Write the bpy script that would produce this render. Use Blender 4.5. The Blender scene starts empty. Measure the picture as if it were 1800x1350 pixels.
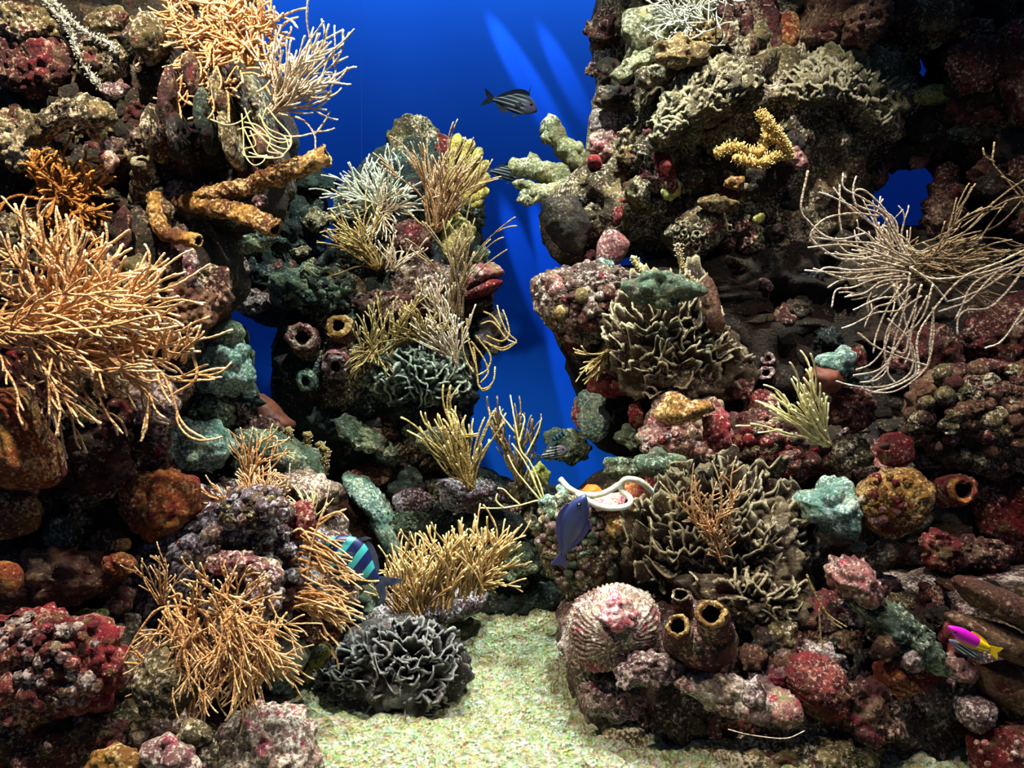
import bpy, math, random
import numpy as np
from mathutils import Vector, Matrix

# ---------------------------------------------------------------- camera, light, exposure
F = 1413.0
SC = bpy.context.scene
COL = SC.collection
R = random.Random(11)
NR = np.random.RandomState(5)


def P(px, py, D):
    return ((px - 900.0) / F * D, D, (675.0 - py) / F * D)


def lin(c):
    c = c / 255.0
    return c / 12.92 if c <= 0.04045 else ((c + 0.055) / 1.055) ** 2.4


def rgb(r, g, b):
    return (lin(r), lin(g), lin(b), 1.0)


cam_d = bpy.data.cameras.new('camera')
cam_d.sensor_width = 36.0
cam_d.lens = 36.0 * F / 1800.0
cam_d.clip_start = 0.05
cam = bpy.data.objects.new('camera', cam_d)
cam.rotation_euler = (math.pi / 2, 0, 0)
COL.objects.link(cam)
SC.camera = cam
SC.view_settings.view_transform = 'Standard'
SC.view_settings.look = 'None'
SC.view_settings.gamma = 1.0
SC.view_settings.use_curve_mapping = False
SC.view_settings.exposure = 0.38

world = bpy.data.worlds.new('water_ambient')
SC.world = world
world.use_nodes = True
world.node_tree.nodes['Background'].inputs[0].default_value = (0.06, 0.11, 0.24, 1)
world.node_tree.nodes['Background'].inputs[1].default_value = 0.44


def spot(name, loc, target, energy, col, size_deg, blend=0.6, rad=0.1):
    d = bpy.data.lights.new(name, 'SPOT')
    d.energy = energy
    d.color = col
    d.spot_size = math.radians(size_deg)
    d.spot_blend = blend
    d.shadow_soft_size = rad
    o = bpy.data.objects.new(name, d)
    o.location = loc
    v = Vector(target) - Vector(loc)
    o.rotation_euler = v.to_track_quat('-Z', 'Y').to_euler()
    COL.objects.link(o)
    return o


# tank lamps hung over the water, in front of and above the reef, plus two added fills
spot('tank_lamp_left', (-1.15, 1.7, 2.4), (-1.35, 2.8, -0.6), 520, (1.0, 0.85, 0.66), 100, 0.8, 0.05)
spot('tank_lamp_middle', (-0.25, 3.0, 3.0), (-0.45, 4.0, -0.6), 560, (0.88, 1.0, 0.90), 80, 0.8, 0.05)
spot('tank_lamp_sand', (0.05, 3.2, 2.9), (-0.05, 3.2, -1.25), 375, (0.70, 1.0, 0.80), 32, 0.8, 0.04)
spot('tank_lamp_right', (0.75, 2.55, 2.8), (0.75, 3.4, -0.4), 520, (1.0, 0.96, 0.86), 76, 0.8, 0.05)
spot('tank_lamp_far_right', (1.7, 1.7, 2.3), (1.75, 2.9, -0.6), 170, (1.0, 0.82, 0.66), 80, 0.8, 0.05)
spot('fill_low_left', (-0.55, 1.55, 2.5), (-0.95, 2.75, -1.15), 350, (1.0, 0.92, 0.80), 44, 0.9, 0.05)  # added fill, brightens the lower left rocks
spot('fill_low_right', (0.45, 1.6, 2.5), (0.62, 2.75, -1.1), 215, (1.0, 0.94, 0.88), 46, 0.9, 0.05)  # added fill, brightens the lower right boulder
# blue lamps washing the back wall
def area(name, loc, target, energy, col, sx, sy):
    d = bpy.data.lights.new(name, 'AREA')
    d.shape = 'RECTANGLE'
    d.energy = energy
    d.color = col
    d.size = sx
    d.size_y = sy
    o = bpy.data.objects.new(name, d)
    o.location = loc
    v = Vector(target) - Vector(loc)
    o.rotation_euler = v.to_track_quat('-Z', 'Y').to_euler()
    COL.objects.link(o)
    return o


area('wall_lamp', (-0.3, 5.55, 3.8), (-0.3, 6.2, 1.6), 42, (0.7, 0.9, 1.0), 5.0, 0.3)
for i, (a, b, e, s) in enumerate([
        ((-0.93, 5.87, 4.1), (0.034, 6.17, 2.47), 620, 6.6),
        ((-0.51, 5.87, 4.1), (0.36, 6.17, 2.47), 420, 5.4),
        ((-0.84, 5.87, 4.1), (0.15, 6.17, 2.38), 160, 3.0),
        ((-0.42, 5.80, 3.6), (0.30, 6.18, 0.85), 1000, 4.2),
        ((-0.90, 5.77, 3.6), (0.10, 6.18, 0.92), 700, 4.4),
        ((-0.45, 5.80, 3.4), (0.46, 6.18, -0.2), 1300, 3.2)]):
    spot('beam_lamp', a, b, e, (0.25, 0.55, 1.0), s, 0.7, 0.02)

# ---------------------------------------------------------------- noise
_rng = np.random.RandomState(3)
_perm = _rng.permutation(256).astype(np.int64)
_perm = np.concatenate([_perm, _perm, _perm])
_g = _rng.randn(256, 3)
_g /= np.linalg.norm(_g, axis=1)[:, None]
_g = _g.astype(np.float32)
_rp = _rng.rand(256, 3).astype(np.float32)


def perlin(p):
    p = p.astype(np.float32)
    i = np.floor(p).astype(np.int64)
    f = p - i
    u = f * f * f * (f * (f * 6 - 15) + 10)
    i &= 255
    out = 0
    for dx in (0, 1):
        wx = u[:, 0] if dx else 1 - u[:, 0]
        hx = _perm[(i[:, 0] + dx) & 255]
        for dy in (0, 1):
            wy = u[:, 1] if dy else 1 - u[:, 1]
            hy = _perm[hx + ((i[:, 1] + dy) & 255)]
            for dz in (0, 1):
                wz = u[:, 2] if dz else 1 - u[:, 2]
                g = _g[_perm[hy + ((i[:, 2] + dz) & 255)]]
                d = g[:, 0] * (f[:, 0] - dx) + g[:, 1] * (f[:, 1] - dy) + g[:, 2] * (f[:, 2] - dz)
                out = out + wx * wy * wz * d
    return out * 1.6


def fbm(p, o=3, gain=0.5):
    s = 0
    a = 1.0
    for k in range(o):
        s = s + a * perlin(p * (2.03 ** k) + 17.3 * k)
        a *= gain
    return s


def worley(p):
    p = p.astype(np.float32)
    i = np.floor(p).astype(np.int64)
    f = p - i
    best = np.full(len(p), 9.0, np.float32)
    for dx in (-1, 0, 1):
        for dy in (-1, 0, 1):
            for dz in (-1, 0, 1):
                h = _perm[_perm[_perm[(i[:, 0] + dx) & 255] + ((i[:, 1] + dy) & 255)] + ((i[:, 2] + dz) & 255)]
                q = _rp[h]
                d = (q[:, 0] + dx - f[:, 0]) ** 2 + (q[:, 1] + dy - f[:, 1]) ** 2 + (q[:, 2] + dz - f[:, 2]) ** 2
                best = np.minimum(best, d)
    return np.sqrt(best)


# ---------------------------------------------------------------- materials
MATS = {}


def _nodes(name):
    m = bpy.data.materials.new(name)
    m.use_nodes = True
    nt = m.node_tree
    return m, nt, nt.nodes['Principled BSDF']


def _dark(N, L, col, k):
    d = N.new('ShaderNodeMix')
    d.data_type = 'RGBA'
    d.blend_type = 'MULTIPLY'
    d.inputs['Factor'].default_value = 1.0
    L.new(col, d.inputs['A'])
    d.inputs['B'].default_value = (k, k * .95, k * .92, 1)
    return d.outputs['Result']


def rockmat(name, base, c2, c3, c4, spk, amt=0.5, s=1.0, bump=1.0, edge=None, rough=0.8):
    """living rock: a base colour, three kinds of crust in patches, pale grains"""
    m, nt, b = _nodes(name)
    N, L = nt.nodes, nt.links
    geo = N.new('ShaderNodeNewGeometry')

    def noise(sc, det=4, rough_=0.6, off=0.0):
        mp = N.new('ShaderNodeVectorMath')
        mp.operation = 'ADD'
        mp.inputs[1].default_value = (off, off * 1.7, -off)
        L.new(geo.outputs['Position'], mp.inputs[0])
        n = N.new('ShaderNodeTexNoise')
        n.inputs['Scale'].default_value = sc
        n.inputs['Detail'].default_value = det
        n.inputs['Roughness'].default_value = rough_
        L.new(mp.outputs[0], n.inputs['Vector'])
        return n.outputs['Fac']

    def mask(src, lo, hi):
        r = N.new('ShaderNodeMapRange')
        r.inputs['From Min'].default_value = lo
        r.inputs['From Max'].default_value = hi
        L.new(src, r.inputs['Value'])
        return r.outputs[0]

    def mix(fac, a, c):
        x = N.new('ShaderNodeMix')
        x.data_type = 'RGBA'
        L.new(fac, x.inputs['Factor'])
        if isinstance(a, tuple):
            x.inputs['A'].default_value = a
        else:
            L.new(a, x.inputs['A'])
        if isinstance(c, tuple):
            x.inputs['B'].default_value = c
        else:
            L.new(c, x.inputs['B'])
        return x.outputs['Result']

    col = mix(mask(noise(5 * s, 5, 0.62, 1.3), 0.42, 0.58), rgb(*base), rgb(*c2))
    col = mix(mask(noise(9 * s, 6, 0.68, 7.1), 0.53, 0.60), col, rgb(*c3))
    col = mix(mask(noise(14 * s, 5, 0.65, 3.9), 0.56, 0.64), col, rgb(*c4))
    fine = noise(75 * s, 4, 0.65, 5.0)
    big = noise(7 * s, 3, 0.6, 9.0)
    sp = N.new('ShaderNodeMath')
    sp.operation = 'ADD'
    L.new(fine, sp.inputs[0])
    h = N.new('ShaderNodeMath')
    h.operation = 'MULTIPLY'
    h.inputs[1].default_value = 0.55
    L.new(big, h.inputs[0])
    L.new(h.outputs[0], sp.inputs[1])
    t = 0.92 - 0.26 * amt
    col = mix(mask(sp.outputs[0], t, t + 0.10), col, rgb(*spk))
    col = mix(mask(noise(38 * s, 3, 0.6, 11.0), 0.30, 0.75), _dark(N, L, col, 0.62), col)
    # dark pores
    v = N.new('ShaderNodeTexVoronoi')
    v.inputs['Scale'].default_value = 65 * s
    L.new(geo.outputs['Position'], v.inputs['Vector'])
    pm = mask(v.outputs['Distance'], 0.10, 0.38)
    dk = N.new('ShaderNodeMix')
    dk.data_type = 'RGBA'
    dk.blend_type = 'MULTIPLY'
    dk.inputs['Factor'].default_value = 1.0
    L.new(col, dk.inputs['A'])
    gr = mix(pm, (0.45, 0.45, 0.45, 1), (1.25, 1.25, 1.25, 1))
    L.new(gr, dk.inputs['B'])
    col = dk.outputs['Result']
    if edge:
        at = N.new('ShaderNodeAttribute')
        at.attribute_name = 'tip'
        col = mix(at.outputs['Fac'], col, rgb(*edge))
    L.new(col, b.inputs['Base Color'])
    b.inputs['Roughness'].default_value = rough
    b.inputs['Specular IOR Level'].default_value = 0.25
    hb = N.new('ShaderNodeMath')
    hb.operation = 'ADD'
    L.new(noise(48 * s, 6, 0.75, 2.2), hb.inputs[0])
    hv = N.new('ShaderNodeMath')
    hv.operation = 'MULTIPLY'
    hv.inputs[1].default_value = 0.35
    L.new(v.outputs['Distance'], hv.inputs[0])
    L.new(hv.outputs[0], hb.inputs[1])
    bp = N.new('ShaderNodeBump')
    bp.inputs['Strength'].default_value = 1.0
    bp.inputs['Distance'].default_value = 0.022 * bump
    L.new(hb.outputs[0], bp.inputs['Height'])
    L.new(bp.outputs[0], b.inputs['Normal'])
    MATS[name] = m
    return m


def plainmat(name, c1, c2=None, sc=60, rough=0.6, bump=0.4, spec=0.3, tip=None):
    m, nt, b = _nodes(name)
    N, L = nt.nodes, nt.links
    geo = N.new('ShaderNodeNewGeometry')
    n = N.new('ShaderNodeTexNoise')
    n.inputs['Scale'].default_value = sc
    n.inputs['Detail'].default_value = 4
    L.new(geo.outputs['Position'], n.inputs['Vector'])
    r = N.new('ShaderNodeMapRange')
    r.inputs['From Min'].default_value = 0.38
    r.inputs['From Max'].default_value = 0.62
    L.new(n.outputs['Fac'], r.inputs['Value'])
    x = N.new('ShaderNodeMix')
    x.data_type = 'RGBA'
    x.inputs['A'].default_value = rgb(*c1)
    x.inputs['B'].default_value = rgb(*(c2 or c1))
    L.new(r.outputs[0], x.inputs['Factor'])
    out = x.outputs['Result']
    if tip:
        at = N.new('ShaderNodeAttribute')
        at.attribute_name = 'tip'
        y = N.new('ShaderNodeMix')
        y.data_type = 'RGBA'
        L.new(at.outputs['Fac'], y.inputs['Factor'])
        L.new(out, y.inputs['A'])
        y.inputs['B'].default_value = rgb(*tip)
        out = y.outputs['Result']
    L.new(out, b.inputs['Base Color'])
    b.inputs['Roughness'].default_value = rough
    b.inputs['Specular IOR Level'].default_value = spec
    if bump:
        bp = N.new('ShaderNodeBump')
        bp.inputs['Distance'].default_value = 0.006 * bump
        L.new(n.outputs['Fac'], bp.inputs['Height'])
        L.new(bp.outputs[0], b.inputs['Normal'])
    MATS[name] = m
    return m


#        name        base            crust 2         crust 3          crust 4         grains
rockmat('olive', (88, 80, 48), (58, 50, 34), (140, 124, 84), (96, 40, 44), (214, 204, 178), .45)
rockmat('dark', (50, 46, 36), (34, 34, 34), (74, 62, 44), (64, 24, 30), (150, 140, 120), .22)
rockmat('deepteal', (34, 50, 46), (26, 36, 40), (52, 68, 56), (62, 34, 40), (130, 150, 140), .25)
rockmat('maroon', (78, 36, 36), (52, 28, 28), (104, 82, 62), (112, 28, 44), (186, 160, 140), .35)
rockmat('crimson', (124, 26, 38), (84, 30, 34), (150, 72, 70), (104, 86, 54), (206, 172, 150), .38)
rockmat('lilac', (122, 100, 96), (84, 56, 62), (150, 136, 124), (104, 40, 56), (214, 200, 196), .55)
rockmat('pinkish', (154, 104, 100), (112, 66, 70), (140, 128, 92), (168, 50, 76), (224, 204, 190), .5)
rockmat('hotpink', (224, 118, 140), (196, 130, 140), (190, 190, 150), (170, 60, 80), (250, 220, 220), .6)
rockmat('teal', (84, 104, 84), (58, 74, 62), (112, 122, 90), (92, 76, 66), (178, 196, 172), .4)
rockmat('aqua', (108, 154, 140), (80, 118, 106), (146, 170, 140), (120, 140, 150), (206, 228, 216), .55)
rockmat('gold', (150, 108, 46), (96, 58, 32), (176, 138, 66), (96, 40, 32), (226, 196, 140), .5)
rockmat('orange', (158, 84, 40), (104, 44, 34), (170, 124, 60), (130, 30, 42), (220, 176, 120), .4)
rockmat('lime', (170, 176, 84), (136, 140, 70), (196, 196, 110), (184, 140, 70), (226, 228, 160), .5, bump=.5)
rockmat('brownpink', (106, 76, 56), (80, 50, 42), (126, 98, 74), (84, 32, 34), (172, 148, 120), .32)
rockmat('knobby', (96, 74, 80), (68, 42, 50), (120, 114, 122), (92, 84, 58), (204, 204, 216), .6)
rockmat('ridged', (84, 78, 50), (60, 54, 38), (112, 102, 64), (80, 74, 64), (196, 190, 160), .3, edge=(176, 168, 136))
rockmat('ridgedteal', (44, 58, 50), (34, 42, 40), (70, 86, 66), (60, 34, 44), (170, 186, 170), .2, edge=(190, 206, 186))
rockmat('ridgedgrey', (50, 48, 48), (36, 36, 40), (68, 64, 60), (70, 34, 42), (160, 160, 170), .2, edge=(158, 160, 160))
rockmat('ridgedbrown', (72, 56, 38), (50, 40, 32), (94, 80, 50), (76, 40, 40), (190, 180, 160), .22, edge=(190, 180, 146))
rockmat('crust', (92, 74, 62), (62, 42, 44), (128, 114, 96), (92, 32, 42), (200, 186, 176), .45)
rockmat('paleolive', (136, 138, 98), (100, 106, 78), (166, 162, 112), (120, 100, 80), (214, 218, 184), .45)
rockmat('tawny', (124, 106, 66), (88, 74, 48), (156, 134, 80), (110, 60, 44), (214, 198, 150), .45)
rockmat('yellowfan', (176, 158, 70), (132, 118, 62), (204, 184, 84), (140, 90, 60), (226, 214, 140), .4, bump=.6)
rockmat('domepink', (150, 130, 112), (122, 84, 86), (168, 160, 130), (172, 70, 96), (226, 214, 202), .6)
plainmat('fawnwhip', (184, 146, 104), (150, 112, 78), 120, .75, 2.0, tip=(206, 176, 140))
plainmat('smoothbrown', (112, 62, 44), (86, 48, 40), 20, .6, 1.0)
plainmat('greystone', (126, 126, 108), (88, 92, 80), 40, .8, 1.2)
plainmat('tanwhip', (222, 172, 116), (182, 130, 82), 120, .7, 2.0, tip=(240, 206, 160))
plainmat('orangewhip', (166, 112, 50), (122, 78, 32), 120, .7, 2.0, tip=(216, 150, 70))
plainmat('palewhip', (214, 196, 168), (176, 158, 132), 120, .7, 2.0, tip=(240, 230, 210))
plainmat('whitewhip', (214, 216, 196), (170, 176, 150), 120, .7, 2.0, tip=(236, 240, 226))
plainmat('olivewhip', (168, 146, 88), (128, 108, 62), 120, .75, 2.0, tip=(206, 190, 130))
plainmat('brownwhip', (132, 112, 80), (100, 82, 60), 120, .75, 2.0, tip=(170, 150, 112))
plainmat('lemonwhip', (212, 204, 150), (178, 168, 110), 90, .6, .6, tip=(240, 236, 180))
plainmat('rope', (206, 212, 216), (186, 180, 140), 26, .5, .5)
plainmat('inner', (46, 26, 18), (30, 18, 14), 60, .9, .5)
rockmat('rimgold', (176, 134, 62), (130, 92, 48), (200, 168, 96), (110, 64, 40), (226, 204, 150), .5, s=1.6)
rockmat('rimpale', (160, 156, 120), (120, 110, 88), (180, 176, 140), (110, 84, 70), (216, 212, 190), .5, s=1.6)
rockmat('scarlet', (190, 40, 56), (140, 30, 44), (210, 96, 90), (150, 60, 50), (230, 150, 140), .4, s=1.5)
plainmat('armyellow', (184, 150, 74), (150, 118, 66), 70, .7, 1.0, tip=(240, 226, 150))
plainmat('spongeorange', (206, 100, 24), (190, 84, 16), 20, .6, .6)
plainmat('eyeball', (12, 12, 16), None, 10, .15, 0, .8)
plainmat('spike', (150, 150, 140), None, 10, .5, 0, .4)
plainmat('pinkred', (206, 44, 66), (150, 30, 50), 50, .7, 1)

# sand
m, nt, b = _nodes('sand')
N, L = nt.nodes, nt.links
geo = N.new('ShaderNodeNewGeometry')
v = N.new('ShaderNodeTexVoronoi')
v.inputs['Scale'].default_value = 75
L.new(geo.outputs['Position'], v.inputs['Vector'])
n = N.new('ShaderNodeTexNoise')
n.inputs['Scale'].default_value = 30
n.inputs['Detail'].default_value = 8
n.inputs['Roughness'].default_value = .75
L.new(geo.outputs['Position'], n.inputs['Vector'])
cr = N.new('ShaderNodeValToRGB')
e = cr.color_ramp.elements
e[0].position = .33
e[0].color = rgb(104, 108, 88)
e[1].position = .66
e[1].color = rgb(232, 238, 222)
for ps, c in ((.45, (168, 170, 112)), (.54, (192, 202, 170))):
    q = e.new(ps)
    q.color = rgb(*c)
L.new(n.outputs['Fac'], cr.inputs['Fac'])
hs = N.new('ShaderNodeMix')
hs.data_type = 'RGBA'
hs.blend_type = 'OVERLAY'
hs.inputs['Factor'].default_value = .30
L.new(cr.outputs['Color'], hs.inputs['A'])
L.new(v.outputs['Color'], hs.inputs['B'])
L.new(hs.outputs['Result'], b.inputs['Base Color'])
b.inputs['Roughness'].default_value = .85
ad = N.new('ShaderNodeMath')
ad.operation = 'ADD'
L.new(n.outputs['Fac'], ad.inputs[0])
L.new(v.outputs['Distance'], ad.inputs[1])
bp = N.new('ShaderNodeBump')
bp.inputs['Distance'].default_value = .035
L.new(ad.outputs[0], bp.inputs['Height'])
L.new(bp.outputs[0], b.inputs['Normal'])
MATS['sand'] = m

# blue back wall
m, nt, b = _nodes('bluewall')
b.inputs['Base Color'].default_value = (0.003, 0.11, 0.72, 1)
b.inputs['Roughness'].default_value = .7
b.inputs['Specular IOR Level'].default_value = .1
MATS['bluewall'] = m


# ---------------------------------------------------------------- mesh and object helpers
def mk(name, V, faces, mat, parent=None, loc=None, smooth=True, tip=None):
    """one mesh object; faces: list/array of equal-length index rows or a list of arrays"""
    V = np.asarray(V, dtype=np.float32)
    if loc is None:
        loc = (0, 0, 0)
    me = bpy.data.meshes.new(name)
    if isinstance(faces, np.ndarray):
        faces = [faces]
    me.vertices.add(len(V))
    me.vertices.foreach_set('co', (V - np.asarray(loc, np.float32)).ravel())
    loops = np.concatenate([f.ravel() for f in faces]).astype(np.int32)
    tot = np.concatenate([np.full(len(f), f.shape[1], np.int32) for f in faces])
    st = np.concatenate([[0], np.cumsum(tot)[:-1]]).astype(np.int32)
    me.loops.add(len(loops))
    me.loops.foreach_set('vertex_index', loops)
    me.polygons.add(len(tot))
    me.polygons.foreach_set('loop_start', st)
    me.polygons.foreach_set('loop_total', tot)
    me.polygons.foreach_set('use_smooth', np.full(len(tot), smooth))
    if tip is not None:
        at = me.attributes.new('tip', 'FLOAT', 'POINT')
        at.data.foreach_set('value', np.asarray(tip, np.float32))
    me.update(calc_edges=True)
    me.materials.append(MATS[mat] if isinstance(mat, str) else mat)
    o = bpy.data.objects.new(name, me)
    COL.objects.link(o)
    if parent is not None:
        o.parent = parent
        o.location = Vector(loc) - parent.matrix_basis.translation
    else:
        o.location = loc
    return o


def empty(name, loc):
    o = bpy.data.objects.new(name, None)
    o.empty_display_size = .05
    o.location = loc
    COL.objects.link(o)
    return o


def tag(o, label, cat, group=None):
    o['label'] = label
    o['category'] = cat
    if group:
        o['group'] = group
    return o


_ico = {}


def ico(n):
    if n not in _ico:
        import bmesh
        bm = bmesh.new()
        bmesh.ops.create_icosphere(bm, subdivisions=n, radius=1.0)
        V = np.array([v.co[:] for v in bm.verts], np.float32)
        Fc = np.array([[v.index for v in f.verts] for f in bm.faces], np.int32)
        bm.free()
        _ico[n] = (V, Fc)
    return _ico[n]


def radial(poly):
    """outline (pixels) -> centre and radius for 720 directions; image y is turned up"""
    p = np.array(poly, float)
    p[:, 1] *= -1
    a = 0
    cx = cy = 0
    n = len(p)
    for i in range(n):
        x0, y0 = p[i]
        x1, y1 = p[(i + 1) % n]
        w = x0 * y1 - x1 * y0
        a += w
        cx += (x0 + x1) * w
        cy += (y0 + y1) * w
    cx /= 3 * a
    cy /= 3 * a
    q = p - (cx, cy)
    rr = np.zeros(720)
    for k in range(720):
        t = (k - 360) * math.pi / 360
        dx, dy = math.cos(t), math.sin(t)
        best = 1.0
        for i in range(n):
            x0, y0 = q[i]
            ex, ey = q[(i + 1) % n] - q[i]
            den = dx * ey - dy * ex
            if abs(den) < 1e-9:
                continue
            u = (x0 * ey - y0 * ex) / den
            s = (x0 * dy - y0 * dx) / den
            if u > 0 and -1e-6 <= s <= 1 + 1e-6:
                best = max(best, u)
        rr[k] = best
    ker = np.hanning(27)
    ker /= ker.sum()
    rr = np.convolve(np.concatenate([rr[-13:], rr, rr[:13]]), ker, 'valid')
    return cx, -cy, rr


def ell(cx, cy, rx, ry, rot=0, jit=.09, n=14):
    out = []
    ph = R.random() * 6
    for i in range(n):
        t = i * 2 * math.pi / n + ph
        k = 1 + R.uniform(-jit, jit)
        x, y = rx * k * math.cos(t), ry * k * math.sin(t)
        r = math.radians(-rot)
        out.append((cx + x * math.cos(r) - y * math.sin(r), cy + x * math.sin(r) + y * math.cos(r)))
    return out


SURF = []      # registered shapes: what lies where


def front(px, py, default=4.2):
    best = None
    for (cx, cy, rr, D, T, ex) in SURF:
        dx, dy = px - cx, cy - py
        d = math.hypot(dx, dy)
        k = int((math.atan2(dy, dx) + math.pi) / (2 * math.pi) * 720) % 720
        s = d / rr[k]
        if s < .985:
            y = D - T * (1 - s * s) ** (.5 * ex)
            if best is None or y < best:
                best = y
    return default if best is None else best


def displace(p, S, kind):
    """height over the smooth form, in metres, at local points p (metres)"""
    if kind == 'mass':
        return .10 * fbm(p / .55, 3) + .07 * (1 - 2 * np.abs(fbm(p / .22 + 5, 3))) + .035 * (.5 - worley(p / .085)) * 2 \
            + .012 * fbm(p / .035, 2)
    if kind == 'live':
        return .20 * S * fbm(p / (S * 1.2), 3) + .11 * S * (1 - 2 * np.abs(fbm(p / (S * .5) + 3, 3))) \
            + .030 * (.5 - worley(p / .075 + 4)) + .016 * (.5 - worley(p / .034)) * 2 + .010 * fbm(p / .02, 2)
    if kind == 'knob':
        return .10 * S * fbm(p / (S * 1.1), 2) + .034 * (.62 - worley(p / .062)) * 2 + .006 * fbm(p / .02, 2)
    if kind == 'maze':
        n = np.abs(fbm(p / .085, 2, .45))
        return .10 * S * fbm(p / S, 2) + .042 * np.clip(1 - n * 4.2, 0, 1) + .006 * fbm(p / .02, 2)
    if kind == 'pit':
        w = worley(p / .05)
        return .08 * S * fbm(p / S, 2) + .012 * np.clip(w * 3 - .8, 0, 1) - .008 + .006 * fbm(p / .02, 2)
    if kind == 'smooth':
        return .08 * S * fbm(p / S, 3) + .004 * fbm(p / .03, 2)
    if kind == 'striate':
        a = np.arctan2(p[:, 2], p[:, 0])
        return .05 * S * fbm(p / S, 2) + .006 * np.cos(a * 46 + 3 * perlin(p / .06)) + .005 * fbm(p / .02, 2)
    if kind == 'column':
        a = np.arctan2(p[:, 1], p[:, 0])
        return .20 * S * fbm(p / (S * np.array([.8, .8, 2.2])), 3) + .01 * (.5 - worley(p / .04)) * 2 + .006 * fbm(p / .02, 2)
    return 0


def rock(name, label, cat, poly, mat, D=None, T=None, kind='live', off=0.0, sub=None, ex=.8, parent=None,
         reg=True, cut=None, group=None, lean=0.0):
    cx, cy, rr = radial(poly)
    rm = rr.mean()
    if D is None:
        D = front(cx, cy) + off
    k = D / F
    Tm = T if T is not None else rm * k * .6
    if sub is None:
        sub = 3 if rm < 13 else 4 if rm < 34 else 5 if rm < 115 else 6
    U, Fc = ico(sub)
    U = U.copy()
    s = np.sqrt(U[:, 0] ** 2 + U[:, 2] ** 2)
    th = np.arctan2(U[:, 2], U[:, 0])
    idx = (th + math.pi) / (2 * math.pi) * 720
    i0 = np.floor(idx).astype(int) % 720
    fr = idx - np.floor(idx)
    rad = rr[i0] * (1 - fr) + rr[(i0 + 1) % 720] * fr
    c = U[:, 1]
    x = rad * k * U[:, 0]
    z = rad * k * U[:, 2]
    y = Tm * np.sign(c) * np.abs(c) ** ex
    V = np.stack([x, y, z], 1)
    rk = rm * k
    n = np.stack([x / rk ** 2, np.sign(c) * np.abs(c) / max(Tm, .01), z / rk ** 2], 1)
    n /= np.linalg.norm(n, axis=1)[:, None] + 1e-9
    S = min(rk, max(Tm, rk * .4)) if kind != 'mass' else rk
    seed = np.array([R.uniform(0, 60), R.uniform(0, 60), R.uniform(0, 60)])
    h = displace(V + seed if kind != 'striate' else V, S, kind)
    if kind != 'mass' and rm < 30:
        h = h * .75
    V = V + n * h[:, None] * np.array([.4, 1, .4] if kind == 'mass' else [.8, 1, .8])
    V[:, 1] += lean * V[:, 2]
    if cut is not None:
        keep = (c[Fc] < cut).any(axis=1)
        Fc = Fc[keep]
        used = np.unique(Fc)
        mp = -np.ones(len(V), int)
        mp[used] = np.arange(len(used))
        Fc = mp[Fc]
        V = V[used]
        h = h[used]
    loc = P(cx, cy, D)
    V = V + np.array(loc)
    tip = None
    if mat.startswith('ridged'):
        tip = np.clip((h - np.percentile(h, 70)) / (np.percentile(h, 97) - np.percentile(h, 70) + 1e-6), 0, 1) * .3
    o = mk(name, V, Fc, mat, parent, loc, tip=tip)
    if reg:
        SURF.append((cx, cy, rr, D, Tm, ex))
    if parent is None:
        tag(o, label, cat, group)
    o['_cx'] = cx
    del o['_cx']
    return o, (cx, cy, rr, D, Tm, ex)


def sweep(pts, rad, sides=6, close=True, wob=0.0, bead=0.0):
    """tube along points; returns V, quads, tris, tipvalue"""
    pts = np.asarray(pts, float)
    K = len(pts)
    rad = np.asarray(rad, float) * np.ones(K)
    t = np.gradient(pts, axis=0)
    t /= np.linalg.norm(t, axis=1)[:, None] + 1e-9
    up = np.array([.13, .97, .21])
    a = np.cross(t, up)
    a /= np.linalg.norm(a, axis=1)[:, None] + 1e-9
    b = np.cross(t, a)
    ang = np.arange(sides) * 2 * math.pi / sides
    r = rad[:, None] * np.ones((K, sides))
    if bead:
        r *= 1 + bead * (NR.rand(K, sides) - .5) * 2
    V = pts[:, None, :] + r[:, :, None] * (np.cos(ang)[None, :, None] * a[:, None, :] + np.sin(ang)[None, :, None] * b[:, None, :])
    V = V.reshape(-1, 3)
    i = np.arange(K - 1)[:, None] * sides
    j = np.arange(sides)[None, :]
    q = np.stack([i + j, i + (j + 1) % sides, i + sides + (j + 1) % sides, i + sides + j], -1).reshape(-1, 4)
    tipv = np.repeat(np.linspace(0, 1, K) ** 5, sides)
    if close:
        V = np.vstack([V, pts[0] - t[0] * rad[0] * .5, pts[-1] + t[-1] * rad[-1] * .9])
        c0, c1 = K * sides, K * sides + 1
        jj = np.arange(sides)
        t0 = np.stack([np.full(sides, c0), (jj + 1) % sides, jj], -1)
        o = (K - 1) * sides
        t1 = np.stack([np.full(sides, c1), o + jj, o + (jj + 1) % sides], -1)
        tipv = np.concatenate([tipv, [0, 1]])
        return V, q, np.vstack([t0, t1]), tipv
    return V, q, np.zeros((0, 3), int), tipv


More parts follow.
